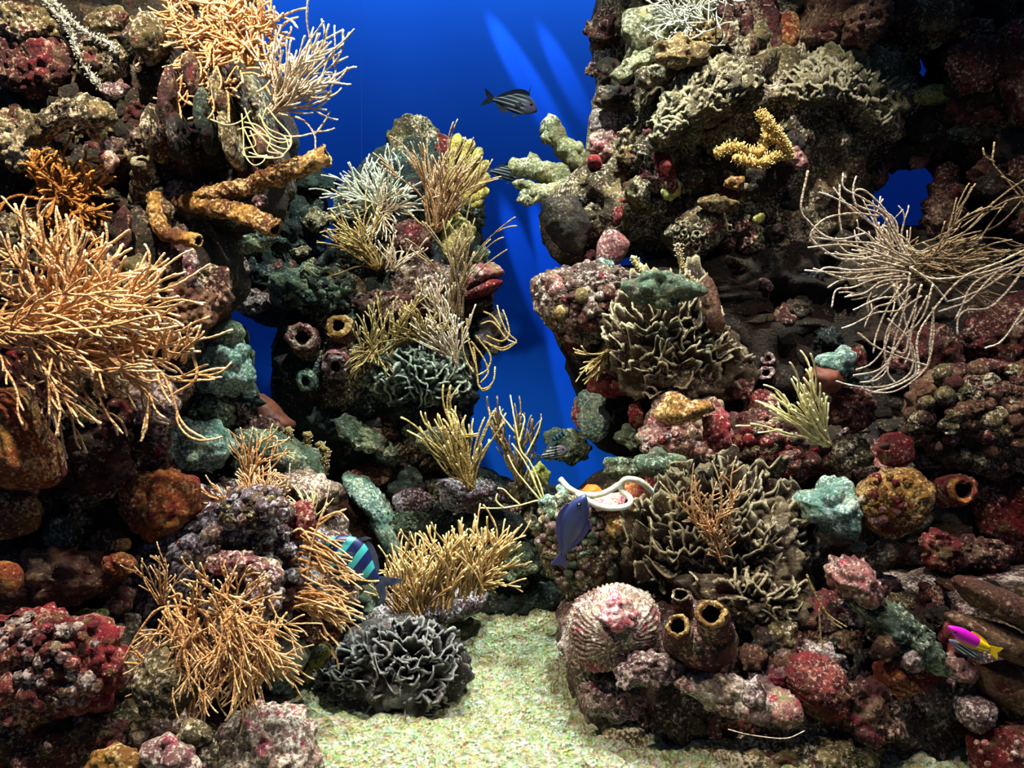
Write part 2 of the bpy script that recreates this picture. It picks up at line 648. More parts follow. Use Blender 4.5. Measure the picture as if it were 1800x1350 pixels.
def smooth_line(pts, step=.02):
    """Catmull-Rom through points, resampled evenly"""
    p = np.asarray(pts, float)
    if len(p) < 3:
        L_ = np.linalg.norm(p[-1] - p[0])
        n = max(2, int(L_ / step) + 1)
        return p[0] + (p[-1] - p[0]) * np.linspace(0, 1, n)[:, None]
    q = np.vstack([2 * p[0] - p[1], p, 2 * p[-1] - p[-2]])
    out = []
    for i in range(1, len(q) - 2):
        for u in np.linspace(0, 1, 10, endpoint=False):
            a, b_, c, d = q[i - 1], q[i], q[i + 1], q[i + 2]
            out.append(.5 * ((2 * b_) + (c - a) * u + (2 * a - 5 * b_ + 4 * c - d) * u ** 2 + (3 * b_ - a - 3 * c + d) * u ** 3))
    out.append(p[-1])
    out = np.array(out)
    s = np.concatenate([[0], np.cumsum(np.linalg.norm(np.diff(out, axis=0), axis=1))])
    n = max(3, int(s[-1] / step) + 1)
    u = np.linspace(0, s[-1], n)
    return np.stack([np.interp(u, s, out[:, k]) for k in range(out.shape[1])], 1)


def merge(parts):
    V, Q, T, W = [], [], [], []
    n = 0
    for (v, q, t, w) in parts:
        V.append(v)
        Q.append(q + n)
        T.append(t + n)
        W.append(w)
        n += len(v)
    return np.vstack(V), [f for f in (np.vstack(Q), np.vstack(T)) if len(f)], np.concatenate(W)


def walk(p0, th, ph, L_, k, ds, curl, wob, bend_to=None, bend=0.0):
    """a wandering line from p0 (metres); th: direction in the picture plane, ph: towards (-) or away from the glass"""
    pts = [np.array(p0)]
    n = max(3, int(L_ / ds))
    w = 0.0
    for i in range(n):
        w = w * .8 + R.gauss(0, wob)
        th += curl + w
        if bend_to is not None:
            d = (bend_to - th + math.pi) % (2 * math.pi) - math.pi
            th += d * bend
        ph *= .97
        st = ds * k
        pts.append(pts[-1] + st * np.array([math.cos(th) * math.cos(ph), math.sin(ph), math.sin(th) * math.cos(ph)]))
    return np.array(pts), th, ph


def whips(name, label, base, n, ang, spread, length, mat, r=2.5, D=None, off=-.03, twigs=4, twl=.4, curl=0.0, wob=.05,
          bend_to=None, bend=0.0, base2=None, dz=.45, ds=6.0, sides=5, tw_ang=.6, lv=.35, cat='coral', bead=.28, jit=4, fwd=-.2, stem=True):
    """a gorgonian: branches (each a part) fanning from a base, each with its twigs"""
    r = r * .74
    n = int(n * 1.35)
    if D is None:
        D = front(*base) + off
    k = D / F
    root = empty(name, P(base[0], base[1], D))
    tag(root, label, cat)
    b0 = np.array(P(base[0], base[1], D))
    if stem:
        hp = [b0 + np.array([R.uniform(-1, 1), 0, R.uniform(-1, 1)]) * 2 * k for _ in range(1)]
        U, Fc = ico(2)
        h = r * 2.6 * k
        V = U * np.array([h, h, h * .8]) * (1 + .25 * perlin(U * 2.1))[:, None] + b0
        mk('holdfast', V, Fc, mat, root, tuple(b0), tip=np.zeros(len(V)))
    a0 = math.radians(ang)
    sp = math.radians(spread)
    for i in range(n):
        f = (i + .5) / n
        th = a0 + (f - .5) * sp + R.gauss(0, .06)
        if base2 is not None:
            g = R.random()
            bp_ = np.array(P(base[0] + (base2[0] - base[0]) * f, base[1] + (base2[1] - base[1]) * f, D))
            th = a0 + R.uniform(-.5, .5) * sp
        else:
            bp_ = b0
        bp_ = bp_ + np.array([R.gauss(0, jit) * k, R.gauss(0, jit) * k, R.gauss(0, jit) * k * .6])
        Lb = length * (1 + R.uniform(-lv, lv * .6))
        cs = curl * R.choice((-1, 1)) if curl >= 0 else -curl
        ph = R.uniform(-dz, dz) + fwd
        pts, _, _ = walk(bp_, th, ph, Lb, k, ds, cs * R.uniform(.4, 1.2), wob, bend_to, bend)
        parts = [sweep(pts, np.linspace(r * 1.15, r * .8, len(pts)) * k, sides, bead=bead)]
        for t in range(twigs if not isinstance(twigs, tuple) else R.randint(*twigs)):
            j = int(len(pts) * R.uniform(.12, .85))
            d = pts[min(j + 1, len(pts) - 1)] - pts[max(j - 1, 0)]
            t0 = math.atan2(d[2], d[0])
            sgn = R.choice((-1, 1))
            tp, _, _ = walk(pts[j], t0 + sgn * tw_ang * R.uniform(.6, 1.3), ph + R.uniform(-.5, .5), Lb * twl * R.uniform(.5, 1.2), k, ds,
                            -sgn * .05 + cs * .5, wob, bend_to, bend)
            parts.append(sweep(tp, r * .82 * k, sides, bead=bead))
        V, Fs, W = merge(parts)
        mk('branch', V, Fs, mat, root, tuple(b0), tip=W)
    return root


def traced(name, label, lines, mat, r=2.6, D=3.0, cat='coral', part='branch', bead=.28, root_at=None, sides=6, taper=.75):
    """branches drawn one by one through points (px, py[, dD])"""
    p0 = lines[0][0] if root_at is None else root_at
    r = r * .82
    root = empty(name, P(p0[0], p0[1], D))
    tag(root, label, cat)
    for ln in lines:
        pts = np.array([P(q[0], q[1], D + (q[2] if len(q) > 2 else 0)) for q in ln])
        k = D / F
        pts = smooth_line(pts, 5 * k)
        w = np.cumsum(NR.randn(len(pts), 3) * .0, axis=0)
        V, Fs, W = merge([sweep(pts + w, np.linspace(1, taper, len(pts)) * r * k, sides, bead=bead)])
        mk(part, V, Fs, mat, root, tuple(root.location), tip=W)
    return root


def tube_sponge(name, label, pts, r0, r1, mat, D=None, rim='rimgold', cat='sponge', hole=.6, parent=None, sides=26, lump=.12, off=0.0):
    """an open barrel along points (px, py, dD), its mouth at the last point"""
    if D is None:
        D = front(pts[-1][0], pts[-1][1]) + off
    k = D / F
    q = smooth_line(np.array([P(a[0], a[1], D + a[2]) for a in pts]), 3.2 * k)
    K = len(q)
    rr = np.linspace(r0, r1, K) * k
    t = np.gradient(q, axis=0)
    t /= np.linalg.norm(t, axis=1)[:, None]
    V, Q, T_, W = sweep(q, rr, sides, close=False)
    cen = np.repeat(q, sides, axis=0)
    nrm = V - cen
    nrm /= np.linalg.norm(nrm, axis=1)[:, None]
    sd = R.uniform(0, 50)
    hh = lump * r1 * k * 2 * fbm(V / (r1 * k * 1.4) + sd, 3) + .006 * fbm(V / .02 + sd, 2) + .25 * lump * r1 * k * (.5 - worley(V / (r1 * k * .5)))
    V = V + nrm * hh[:, None]
    loc = tuple(q[-1])
    root = parent or tag(empty(name, loc), label, cat)
    mk('barrel', V, Q, mat, root, loc)
    # rim: rolls over from the outer edge to the hole
    ring = []
    last = V[-sides:]
    c = q[-1]
    tt = t[-1]
    M = 7
    for i in range(M):
        u = i / (M - 1)
        f = 1 - (1 - hole) * u
        ring.append(c + (last - c) * f * 1.0 + tt * (math.sin(u * math.pi) * .20 * r1 * k))
    RV = np.vstack(ring)
    RV = RV + (.30 * r1 * k * fbm(RV / (r1 * k * .7) + 9, 3))[:, None] * tt
    i = np.arange(M - 1)[:, None] * sides
    j = np.arange(sides)[None, :]
    RQ = np.stack([i + j, i + (j + 1) % sides, i + sides + (j + 1) % sides, i + sides + j], -1).reshape(-1, 4)
    mk('rim', RV, RQ, rim, root, loc)
    # inside of the mouth
    inn = []
    for i in range(6):
        u = i / 5
        inn.append(c + (last - c) * hole * (1 - .25 * u) - tt * u * r1 * k * 1.8)
    IV = np.vstack(inn + [c - tt * r1 * k * 1.85])
    i = np.arange(5)[:, None] * sides
    IQ = np.stack([i + j, i + (j + 1) % sides, i + sides + (j + 1) % sides, i + sides + j], -1).reshape(-1, 4)
    jj = np.arange(sides)
    IT = np.stack([np.full(sides, 6 * sides), 5 * sides + (jj + 1) % sides, 5 * sides + jj], -1)
    mk('inside', IV, [IQ, IT], 'inner', root, loc)
    return root


def surf_pt(info, px, py):
    cx, cy, rr, D, T, ex = info
    dx, dy = px - cx, cy - py
    d = math.hypot(dx, dy)
    kk = int((math.atan2(dy, dx) + math.pi) / (2 * math.pi) * 720) % 720
    s = min(d / rr[kk], .97)
    y = D - T * (1 - s * s) ** (.5 * ex)
    p = np.array(P(px, py, y))
    nz = np.array([dx / rr[kk], -(1 - s) * 1.1 - .25, dy / rr[kk]])
    nz /= np.linalg.norm(nz)
    return p, nz, s


def rand_in(info, n, smax=.93, mind=0):
    cx, cy, rr, D, T, ex = info
    out = []
    tries = 0
    while len(out) < n and tries < n * 40:
        tries += 1
        t = R.uniform(-math.pi, math.pi)
        s = math.sqrt(R.random()) * smax
        kk = int((t + math.pi) / (2 * math.pi) * 720) % 720
        x, y = cx + math.cos(t) * s * rr[kk], cy - math.sin(t) * s * rr[kk]
        if mind and any((x - a) ** 2 + (y - b_) ** 2 < mind * mind for a, b_ in out):
            continue
        out.append((x, y))
    return out


_knobm = {}


def knob_mesh(mat, v, tall):
    key = (mat, v, tall)
    if key not in _knobm:
        U, Fc = ico(3)
        V = U.copy()
        V[:, 2] = np.where(V[:, 2] < 0, V[:, 2] * tall * 1.6, V[:, 2])
        V *= (1 + .16 * fbm(U * 1.3 + v * 7, 3) + .10 * (.5 - worley(U * 2.4 + v * 3)))[:, None]
        me = bpy.data.meshes.new('knob')
        me.from_pydata(V.tolist(), [], Fc.tolist())
        me.polygons.foreach_set('use_smooth', [True] * len(Fc))
        me.materials.append(MATS[mat])
        _knobm[key] = me
    return _knobm[key]


_ringm = {}


def ring_mesh(mat):
    if mat not in _ringm:
        n, s = 14, 7
        V = []
        for i in range(n):
            a_ = 2 * math.pi * i / n
            for j in range(s):
                t = 2 * math.pi * j / s
                r_ = .8 + .28 * math.cos(t) + .06 * math.sin(3 * a_)
                V.append((r_ * math.cos(a_), r_ * math.sin(a_), .35 * math.sin(t) - (.3 if math.cos(t) > .3 else 0)))
        Fs = [(i * s + j, ((i + 1) % n) * s + j, ((i + 1) % n) * s + (j + 1) % s, i * s + (j + 1) % s) for i in range(n) for j in range(s)]
        me = bpy.data.meshes.new('polyp')
        me.from_pydata(V, [], Fs)
        me.polygons.foreach_set('use_smooth', [True] * len(Fs))
        me.materials.append(MATS[mat])
        _ringm[mat] = me
    return _ringm[mat]


def knobs(root, info, n, rmin, rmax, mats, part='knob', tall=1.0, up=.3, mind=None, smax=.95, push=.3):
    D = info[3]
    k = D / F
    for (x, y) in rand_in(info, n, smax, mind or rmin * 1.5):
        p, nr, s = surf_pt(info, x, y)
        r = R.uniform(rmin, rmax) * k
        mt_ = R.choice(mats)
        if part == 'polyp':
            me = ring_mesh(mt_)
        elif part == 'knob' and R.random() < .6:
            me = lump_mesh(mt_, R.randint(0, 5))
        else:
            me = knob_mesh(mt_, R.randint(0, 3), tall)
        o = bpy.data.objects.new(part, me)
        COL.objects.link(o)
        o.parent = root
        d = Vector(nr) + Vector((R.gauss(0, .2), R.gauss(0, .15), up + R.gauss(0, .2)))
        o.location = Vector(p) + d.normalized() * r * push - root.matrix_basis.translation
        o.rotation_euler = d.to_track_quat('Z', 'Y').to_euler()
        o.scale = (r, r * R.uniform(.85, 1.15), r)


def knobby(name, label, poly, mat, n, rmin, rmax, mats, cat='coral', kind='knob', part='knob', tall=1.0, up=.3, mind=None, push=.3, **kw):
    cx, cy, rr = radial(poly)
    D = kw.pop('D', None)
    off = kw.pop('off', 0.0)
    if D is None:
        D = front(cx, cy) + off
    root = tag(empty(name, P(cx, cy, D)), label, cat)
    o, info = rock('base', None, None, poly, mat, D=D, kind=kind, parent=root, **kw)
    knobs(root, info, n, rmin, rmax, mats, part, tall, up, mind, push=push)
    return root, info


def plates(root, info, n, lmin, lmax, h, mat, angs=(0,), th=3.0, up=.55, wave=.5, smax=.9):
    """upright frilled blades growing off the front of a dome"""
    D = info[3]
    k = D / F
    for (x, y) in rand_in(info, n, smax, lmin * .45):
        a = math.radians(R.choice(angs)) + R.gauss(0, .3)
        Lp = R.uniform(lmin, lmax)
        m_ = max(12, int(Lp / 3.2))
        rows = []
        tipv = []
        hh = h * R.uniform(.7, 1.25)
        cur = R.uniform(-.09, .09)
        p = np.array([x - math.cos(a) * Lp / 2, y + math.sin(a) * Lp / 2])
        sd = R.uniform(0, 90)
        an = a
        for i in range(m_ + 1):
            u = i / m_
            base, nr, s = surf_pt(info, p[0], p[1])
            g = nr + np.array([0, 0, up])
            g /= np.linalg.norm(g)
            side = np.array([-math.sin(an), .3, math.cos(an)])
            env = (math.sin(math.pi * min(max(u, .02), .98))) ** .5
            q = np.array([[u * Lp / 15 + sd, sd, 0]])
            wv = float(perlin(q * .62)[0]) * wave
            ht = hh * k * env * (1 + .45 * float(perlin(q * 1.9 + 5)[0]) + .30 * float(perlin(q * 5.5 + 5)[0]) + R.uniform(-.09, .09))
            lp = 1.0 + .4 * float(perlin(q * 5 + 9)[0])
            top = base + g * ht + side * wv * hh * k * .9
            mid = base + g * ht * .5 + side * wv * hh * k * .35
            lo = base - g * .03
            w = side * th * k * .5
            hi = mid + (top - mid) * .72
            rows.append([lo - w, mid - w, hi - w, top - w * lp, top + w * lp + g * .3 * th * k, hi + w, mid + w, lo + w])
            tipv.append([0, 0, .08, .8, .95, .08, 0, 0])
            an += cur + R.gauss(0, .08)
            p = p + np.array([math.cos(an), -math.sin(an)]) * Lp / m_
        V = np.array(rows).reshape(-1, 3)
        V = V + (NR.rand(len(V), 3) - .5) * 1.6 * k
        W = np.array(tipv).ravel()
        i = np.arange(m_)[:, None] * 8
        j = np.arange(7)[None, :]
        Q = np.stack([i + j, i + j + 1, i + 8 + j + 1, i + 8 + j], -1).reshape(-1, 4)
        z = m_ * 8
        e0 = np.array([[0, 1, 6, 7], [1, 2, 5, 6], [2, 3, 4, 5], [z, z + 7, z + 6, z + 1], [z + 1, z + 6, z + 5, z + 2], [z + 2, z + 5, z + 4, z + 3]])
        mk('blade', V, np.vstack([Q, e0]), mat, root, tuple(root.location), tip=W)


def lettuce(name, label, poly, mat, n, lmin, lmax, h, angs=(0,), kind='maze', cat='coral', up=.55, th=3.0, wave=.5, **kw):
    cx, cy, rr = radial(poly)
    D = kw.pop('D', None)
    off = kw.pop('off', 0.0)
    if D is None:
        D = front(cx, cy) + off
    root = tag(empty(name, P(cx, cy, D)), label, cat)
    o, info = rock('base', None, None, poly, mat, D=D, kind=kind, parent=root, **kw)
    plates(root, info, n, lmin, lmax, h, mat, angs, th, up, wave)
    return root, info


def stub(name, label, fingers, mat, D, cat='coral', kind='live', part='finger', tips=None):
    """stubby branching coral: each finger a lumpy round-ended limb (part)"""
    root = tag(empty(name, P(fingers[0][0][0][0], fingers[0][0][0][1], D)), label, cat)
    k = D / F
    for pts, r0, r1 in fingers:
        q = smooth_line(np.array([P(a[0], a[1], D + (a[2] if len(a) > 2 else 0)) for a in pts]), 3 * k)
        K = len(q)
        rr = np.linspace(r0, r1, K) * k
        ends = int(r1 / 3) + 2
        for i in range(min(ends, K)):
            u = (i + .3) / ends
            rr[-1 - i] *= math.sqrt(max(0.03, 1 - (1 - u) ** 2))
        V, Q, T_, W = sweep(q, rr, 18)
        cen = np.vstack([np.repeat(q, 18, axis=0), q[0], q[-1]])
        nr = V - cen
        nr /= np.linalg.norm(nr, axis=1)[:, None] + 1e-6
        S = (r0 + r1) / 2 * k
        sd = R.uniform(0, 60)
        h = .42 * S * fbm(V / (S * 1.6) + sd, 3) + .22 * S * (.5 - worley(V / (S * .8) + sd)) + .005 * fbm(V / .02, 2)
        V = V + nr * h[:, None]
        mk(part, V, [Q, T_], mat, root, tuple(root.location), tip=W)
    return root


def strand(name, label, pts, mat, r, D, cat='coral', bead=.5, sides=8, fuzz=0, fuzz_len=8, fuzz_mat=None):
    root_loc = P(pts[0][0], pts[0][1], D)
    k = D / F
    q = smooth_line(np.array([P(a[0], a[1], D + (a[2] if len(a) > 2 else 0)) for a in pts]), 2.6 * k)
    V, Fs, W = merge([sweep(q, r * k * (1 + .2 * perlin(q * 40)), sides, bead=bead)])
    if not fuzz:
        o = mk(name, V, Fs, mat, None, root_loc, tip=W)
        tag(o, label, cat)
        return o
    root = tag(empty(name, root_loc), label, cat)
    mk('arm', V, Fs, mat, root, root_loc, tip=W * 0)
    parts = []
    t = np.gradient(q, axis=0)
    for i in range(fuzz):
        j = R.randrange(len(q))
        tt = t[j] / np.linalg.norm(t[j])
        d = np.array([R.gauss(0, 1), R.gauss(-.5, 1), R.gauss(0, 1)])
        d -= tt * d.dot(tt)
        d /= np.linalg.norm(d)
        a = q[j] + d * r * k * .7
        L_ = fuzz_len * k * R.uniform(.6, 1.2)
        pp = np.array([a, a + d * L_ * .5, a + d * L_ + np.array([0, 0, .15 * L_])])
        parts.append(sweep(pp, np.array([1.0, .7, 1.1]) * k, 4))
    V, Fs, W = merge(parts)
    o = mk('polyp_fringe', V, Fs, fuzz_mat or mat, root, root_loc, tip=W)
    o['kind'] = 'stuff'
    return root


# ---------------------------------------------------------------- fish
def fishmat(name, build):
    m, nt, b = _nodes(name)
    N, L = nt.nodes, nt.links
    tc = N.new('ShaderNodeTexCoord')
    sx = N.new('ShaderNodeSeparateXYZ')
    L.new(tc.outputs['Object'], sx.inputs[0])
    col = build(N, L, sx)
    L.new(col, b.inputs['Base Color'])
    b.inputs['Roughness'].default_value = .4
    b.inputs['Specular IOR Level'].default_value = .4
    MATS[name] = m


def _math(N, L, op, a, c=None):
    x = N.new('ShaderNodeMath')
    x.operation = op
    for i, v_ in enumerate((a, c)):
        if v_ is None:
            continue
        if isinstance(v_, (int, float)):
            x.inputs[i].default_value = v_
        else:
            L.new(v_, x.inputs[i])
    return x.outputs[0]


def _ramp(N, L, src, stops, const=True):
    r = N.new('ShaderNodeValToRGB')
    r.color_ramp.interpolation = 'CONSTANT' if const else 'LINEAR'
    e = r.color_ramp.elements
    e[0].position = stops[0][0]
    e[0].color = rgb(*stops[0][1])
    e[1].position = stops[1][0]
    e[1].color = rgb(*stops[1][1])
    for ps, c in stops[2:]:
        q = e.new(ps)
        q.color = rgb(*c)
    L.new(src, r.inputs['Fac'])
    return r.outputs['Color']


def fish(name, label, px, py, D, length, ang, body_mat, fin_mat, prof, yaw=0, tail=.2, tail_h=.32, fork=.5, flip=False,
         dorsal=(.25, .85, .12), anal=(.55, .85, .10), eye=True, group=None, width=.16, pect=True, spine=False):
    """fish of length px; local x: nose +, z: up, unit length; ang: turn in the picture, yaw: about the vertical"""
    k = length * D / F
    root = tag(empty(name, P(px, py, D)), label, 'fish', group)
    M = Matrix.Rotation(math.radians(ang), 4, Vector((0, -1, 0))) @ Matrix.Rotation(math.radians(yaw), 4, 'Z')
    if flip:
        M = M @ Matrix.Rotation(math.pi, 4, 'Z')
    root.rotation_euler = M.to_euler()
    root.scale = (k, k, k)

    def add(nm, V, Fs, mat):
        me = bpy.data.meshes.new(nm)
        me.from_pydata([tuple(v) for v in V], [], [tuple(int(i) for i in f) for f in Fs])
        me.polygons.foreach_set('use_smooth', [True] * len(me.polygons))
        me.materials.append(MATS[mat])
        o = bpy.data.objects.new(nm, me)
        COL.objects.link(o)
        o.parent = root
        return o
    # profile: (x 0 nose..1 tail root, top, bottom)
    xs = np.linspace(0, 1, 26)
    pr = np.array(prof)
    top = np.interp(xs, pr[:, 0], pr[:, 1])
    bot = np.interp(xs, pr[:, 0], pr[:, 2])
    for _ in range(2):
        top[1:-1] = (top[:-2] + 2 * top[1:-1] + top[2:]) / 4
        bot[1:-1] = (bot[:-2] + 2 * bot[1:-1] + bot[2:]) / 4
    S = 16
    bl = 1 - tail
    V = []
    for i, x in enumerate(xs):
        c = (top[i] + bot[i]) / 2
        h = (top[i] - bot[i]) / 2
        w = min(h * 1.1, width / 2 * (math.sin(math.pi * min(1, .12 + x * .85)) ** .7) + .004)
        for j in range(S):
            a = 2 * math.pi * j / S
            V.append((.5 - x * bl, w * math.cos(a), c + h * math.sin(a)))
    Fs = []
    for i in range(25):
        for j in range(S):
            Fs.append((i * S + j, i * S + (j + 1) % S, (i + 1) * S + (j + 1) % S, (i + 1) * S + j))
    Fs.append(tuple(range(S - 1, -1, -1)))
    Fs.append(tuple(25 * S + j for j in range(S)))
    add('body', V, Fs, body_mat)

    def fin(nm, outline, y=0, th=.006, bend=0):
        n_ = len(outline)
        V = [(p[0], y - th + bend * abs(p[1] - outline[0][1]), p[1]) for p in outline] + [(p[0], y + th + bend * abs(p[1] - outline[0][1]), p[1]) for p in outline]
        Fs = [tuple(range(n_)), tuple(range(2 * n_ - 1, n_ - 1, -1))]
        for i in range(n_):
            Fs.append((i, i + n_, (i + 1) % n_ + n_, (i + 1) % n_))
        o = add(nm, V, Fs, fin_mat)
        o.data.polygons.foreach_set('use_smooth', [False] * len(o.data.polygons))
        return o
    tr = .5 - bl
    cz = (top[-1] + bot[-1]) / 2
    hh = (top[-1] - bot[-1]) / 2
    ol = [(tr + .02, cz + hh)]
    for u in (.35, .7, 1):
        ol.append((tr - tail * u, cz + hh + (tail_h / 2 - hh) * u ** .8))
    ol.append((tr - tail * (1 - fork * .5), cz + tail_h * .16))
    ol.append((tr - tail * (1 - fork), cz))
    ol.append((tr - tail * (1 - fork * .5), cz - tail_h * .16))
    for u in (1, .7, .35):
        ol.append((tr - tail * u, cz - hh - (tail_h / 2 - hh) * u ** .8))
    ol.append((tr + .02, cz - hh))
    fin('tail_fin', ol)
    for nm, (u0, u1, hg), prf, sg in (('dorsal_fin', dorsal, top, 1), ('anal_fin', anal, bot, -1)):
        up_, lo_ = [], []
        for u in np.linspace(u0, u1, 12):
            z = np.interp(u, xs, prf)
            x = .5 - u * bl
            f = (u - u0) / (u1 - u0)
            lo_.append((x, z - sg * .02))
            up_.append((x - .03 * f, z + sg * hg * math.sin(math.pi * min(1, f * .9 + .1)) ** .5))
        fin(nm, lo_ + up_[::-1])
    if pect:
        for sy in (-1, 1):
            zc = np.interp(.32, xs, (top + bot) / 2) - .03
            fin('pectoral_fin', [(.5 - .30 * bl, zc), (.5 - .38 * bl, zc + .03), (.5 - .48 * bl, zc - .02), (.5 - .46 * bl, zc - .08), (.5 - .36 * bl, zc - .05)],
                y=sy * (width / 2 + .005), th=.004)
        zb = np.interp(.4, xs, bot)
        fin('pelvic_fin', [(.5 - .34 * bl, zb + .02), (.5 - .42 * bl, zb + .01), (.5 - .52 * bl, zb - .09), (.5 - .44 * bl, zb - .07)])
    if spine:
        z = np.interp(.3, xs, top)
        fin('dorsal_spine', [(.5 - .27 * bl, z - .03), (.5 - .30 * bl, z - .03), (.5 - .27 * bl, z + .2)], th=.004)
    if eye:
        U, Fc = ico(2)
        for sy in (-1, 1):
            ze = np.interp(.14, xs, (top + bot) / 2) + .02
            he = np.interp(.14, xs, (top - bot) / 2)
            w = min(he * 1.1, width / 2 * (math.sin(math.pi * (.12 + .14 * .85)) ** .7) + .004)
            add('eye', U * .026 + np.array([.5 - .14 * bl, sy * w * .93, ze]), Fc, 'eyeball')
    return root


# ---------------------------------------------------------------- small crust growing on the big rocks (parts of them)
_lumpm = {}


def lump_mesh(mat, v):
    key = (mat, v)
    if key not in _lumpm:
        U, Fc = ico(4)
        w = worley(U * 1.9 + v * 5)
        h = 1 + .32 * fbm(U * 1.2 + v * 7, 3) + .35 * (.5 - w) + .12 * (.5 - worley(U * 4.5 + v))
        if v % 3 == 1:
            h += .35 * np.clip(1 - np.abs(fbm(U * 2.2 + v, 2)) * 4, 0, 1)
        V = U * h[:, None] * np.array([1, 1, .7])
        me = bpy.data.meshes.new('crust')
        me.from_pydata(V.tolist(), [], Fc.tolist())
        me.polygons.foreach_set('use_smooth', [True] * len(Fc))
        if mat.startswith('ridged'):
            at = me.attributes.new('tip', 'FLOAT', 'POINT')
            at.data.foreach_set('value', np.clip((h - 1.15) * 2, 0, 1).astype(np.float32))
        me.materials.append(MATS[mat])
        _lumpm[key] = me
    return _lumpm[key]


def crust(root, info, n, rmin, rmax, mats, smax=.96, window=None):
    D = info[3]
    k = D / F
    for (x, y) in rand_in(info, n * 3, smax, rmin * 1.1):
        if n <= 0:
            break
        if not (-30 < x < 1830 and -30 < y < 1380) or (window and not window[0] < y < window[1]):
            continue
        n -= 1
        p, nr, s = surf_pt(info, x, y)
        r = R.uniform(rmin, rmax) * k * R.choice((.7, 1, 1))
        o = bpy.data.objects.new('crust', lump_mesh(R.choice(mats), R.randint(0, 5)))
        COL.objects.link(o)
        o.parent = root
        d = Vector(nr) + Vector((R.gauss(0, .3), R.gauss(0, .2), R.gauss(.2, .3)))
        o.location = Vector(p) - Vector(root.location)
        o.rotation_euler = d.to_track_quat('Z', 'Y').to_euler()
        o.scale = (r * R.uniform(.8, 1.5), r * R.uniform(.8, 1.2), r)

rockmat('cliff', (44, 38, 30), (32, 30, 28), (58, 48, 36), (46, 24, 26), (110, 100, 80), .12)  # near-black rock colour; shade under the reef head is painted in
# ================================================================ the setting
def grid(name, X, Z, fn, mat, kind='structure'):
    nx, nz = len(X), len(Z)
    V = np.array([fn(x, z) for z in Z for x in X], np.float32)
    i = np.arange(nz - 1)[:, None] * nx
    j = np.arange(nx - 1)[None, :]
    Q = np.stack([i + j, i + j + 1, i + nx + j + 1, i + nx + j], -1).reshape(-1, 4)
    o = mk(name, V, Q, mat)
    o['kind'] = kind
    return o


# back wall: two big blue panels with a soft bow and a seam
def wallpt(x, z):
    return (x, 6.2 - .03 * math.sin(x * 2.6 + .25 * z) - .012 * math.sin(x * 7 + 1.2 * z), z)


grid('wall_back', np.linspace(-4.6, -1.163, 40), np.linspace(-1.6, 3.6, 30), wallpt, 'bluewall')
grid('wall_back', np.linspace(-1.161, 4.6, 60), np.linspace(-1.6, 3.6, 30), wallpt, 'bluewall')

gx = np.linspace(-2.6, 2.6, 420)
gy = np.linspace(1.6, 6.25, 420)
GX, GY = np.meshgrid(gx, gy)
G = np.stack([GX.ravel(), GY.ravel(), np.zeros(GX.size)], 1)
hz = .055 * fbm(G / .5, 3) + .024 * fbm(G * np.array([1, 1.8, 1]) / .075, 3) + .010 * (.5 - worley(G / .045)) + .003 * NR.randn(len(G)) * .6
hz += .10 * np.exp(-((G[:, 1] - 4.3) / .5) ** 2) - .02
G[:, 2] = -1.25 + hz
ii = np.arange(419)[:, None] * 420
jj = np.arange(419)[None, :]
Q = np.stack([ii + jj, ii + jj + 1, ii + 420 + jj + 1, ii + 420 + jj], -1).reshape(-1, 4)
o = mk('floor', G, Q, 'sand')
o['kind'] = 'structure'

# ================================================================ big rock masses
RM = 'reef_rock'


CR = {'left': ['olive', 'olive', 'maroon', 'crust', 'crust', 'dark'], 'low': ['olive', 'knobby', 'maroon', 'crust', 'knobby', 'crust'],
      'mid': ['teal', 'deepteal', 'olive', 'olive', 'crust', 'maroon'], 'right': ['olive', 'tawny', 'maroon', 'ridged', 'crust', 'dark'],
      'shade': ['dark', 'dark', 'olive', 'deepteal', 'maroon'], 'slope': ['maroon', 'brownpink', 'olive', 'dark', 'lilac', 'crimson']}  # the shade set is darker crusts that paint in shade


def mass(label, poly, mat, D, T, c='shade', n=70, **k):
    o, info = mass0(label, poly, mat, D, T, **k)
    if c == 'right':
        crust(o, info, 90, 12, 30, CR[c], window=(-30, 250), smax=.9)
        crust(o, info, 40, 12, 26, CR['shade'], window=(250, 500), smax=.86)  # darker crusts below put the overhang's shade into the colour
    else:
        crust(o, info, n, 12, 30, CR[c], smax=.84 if c == 'shade' else .95)
    return o, info


def mass0(label, poly, mat, D, T, **k):
    return rock(RM, label, 'rock', poly, mat, D=D, T=T, kind='mass', sub=6, ex=.55, cut=.35, **k)


mass('tall dark reef wall filling the upper left behind the pipes of sponge',
     [(-90, -90), (420, -90), (432, 60), (440, 115), (478, 180), (500, 290), (480, 380), (330, 450), (-90, 470)], 'dark', 3.5, .5, c='left', n=90)
mass('dark reef rock under the tan whip coral at the left edge',
     [(-90, 380), (300, 370), (405, 430), (400, 520), (365, 590), (325, 680), (300, 730), (200, 780), (-90, 780)], 'dark', 3.35, .5, c='left', n=60)
mass('shadowed rock slope with the cave below the big left sponge lobes',
     [(-90, 700), (250, 720), (300, 760), (300, 1000), (200, 1120), (-90, 1140)], 'dark', 3.3, .42, c='left', n=40)
mass('broad knobbly rock slope in the lower left, above the sand',
     [(200, 850), (340, 850), (500, 870), (600, 930), (630, 1050), (520, 1150), (440, 1230), (300, 1260), (180, 1200), (170, 960)], 'crust', 3.45, .42, c='low', n=110)
mass('dark maroon rock at the bottom left corner',
     [(-90, 1080), (250, 1080), (350, 1240), (430, 1290), (480, 1480), (-90, 1500)], 'maroon', 3.0, .45, c='left', n=80)
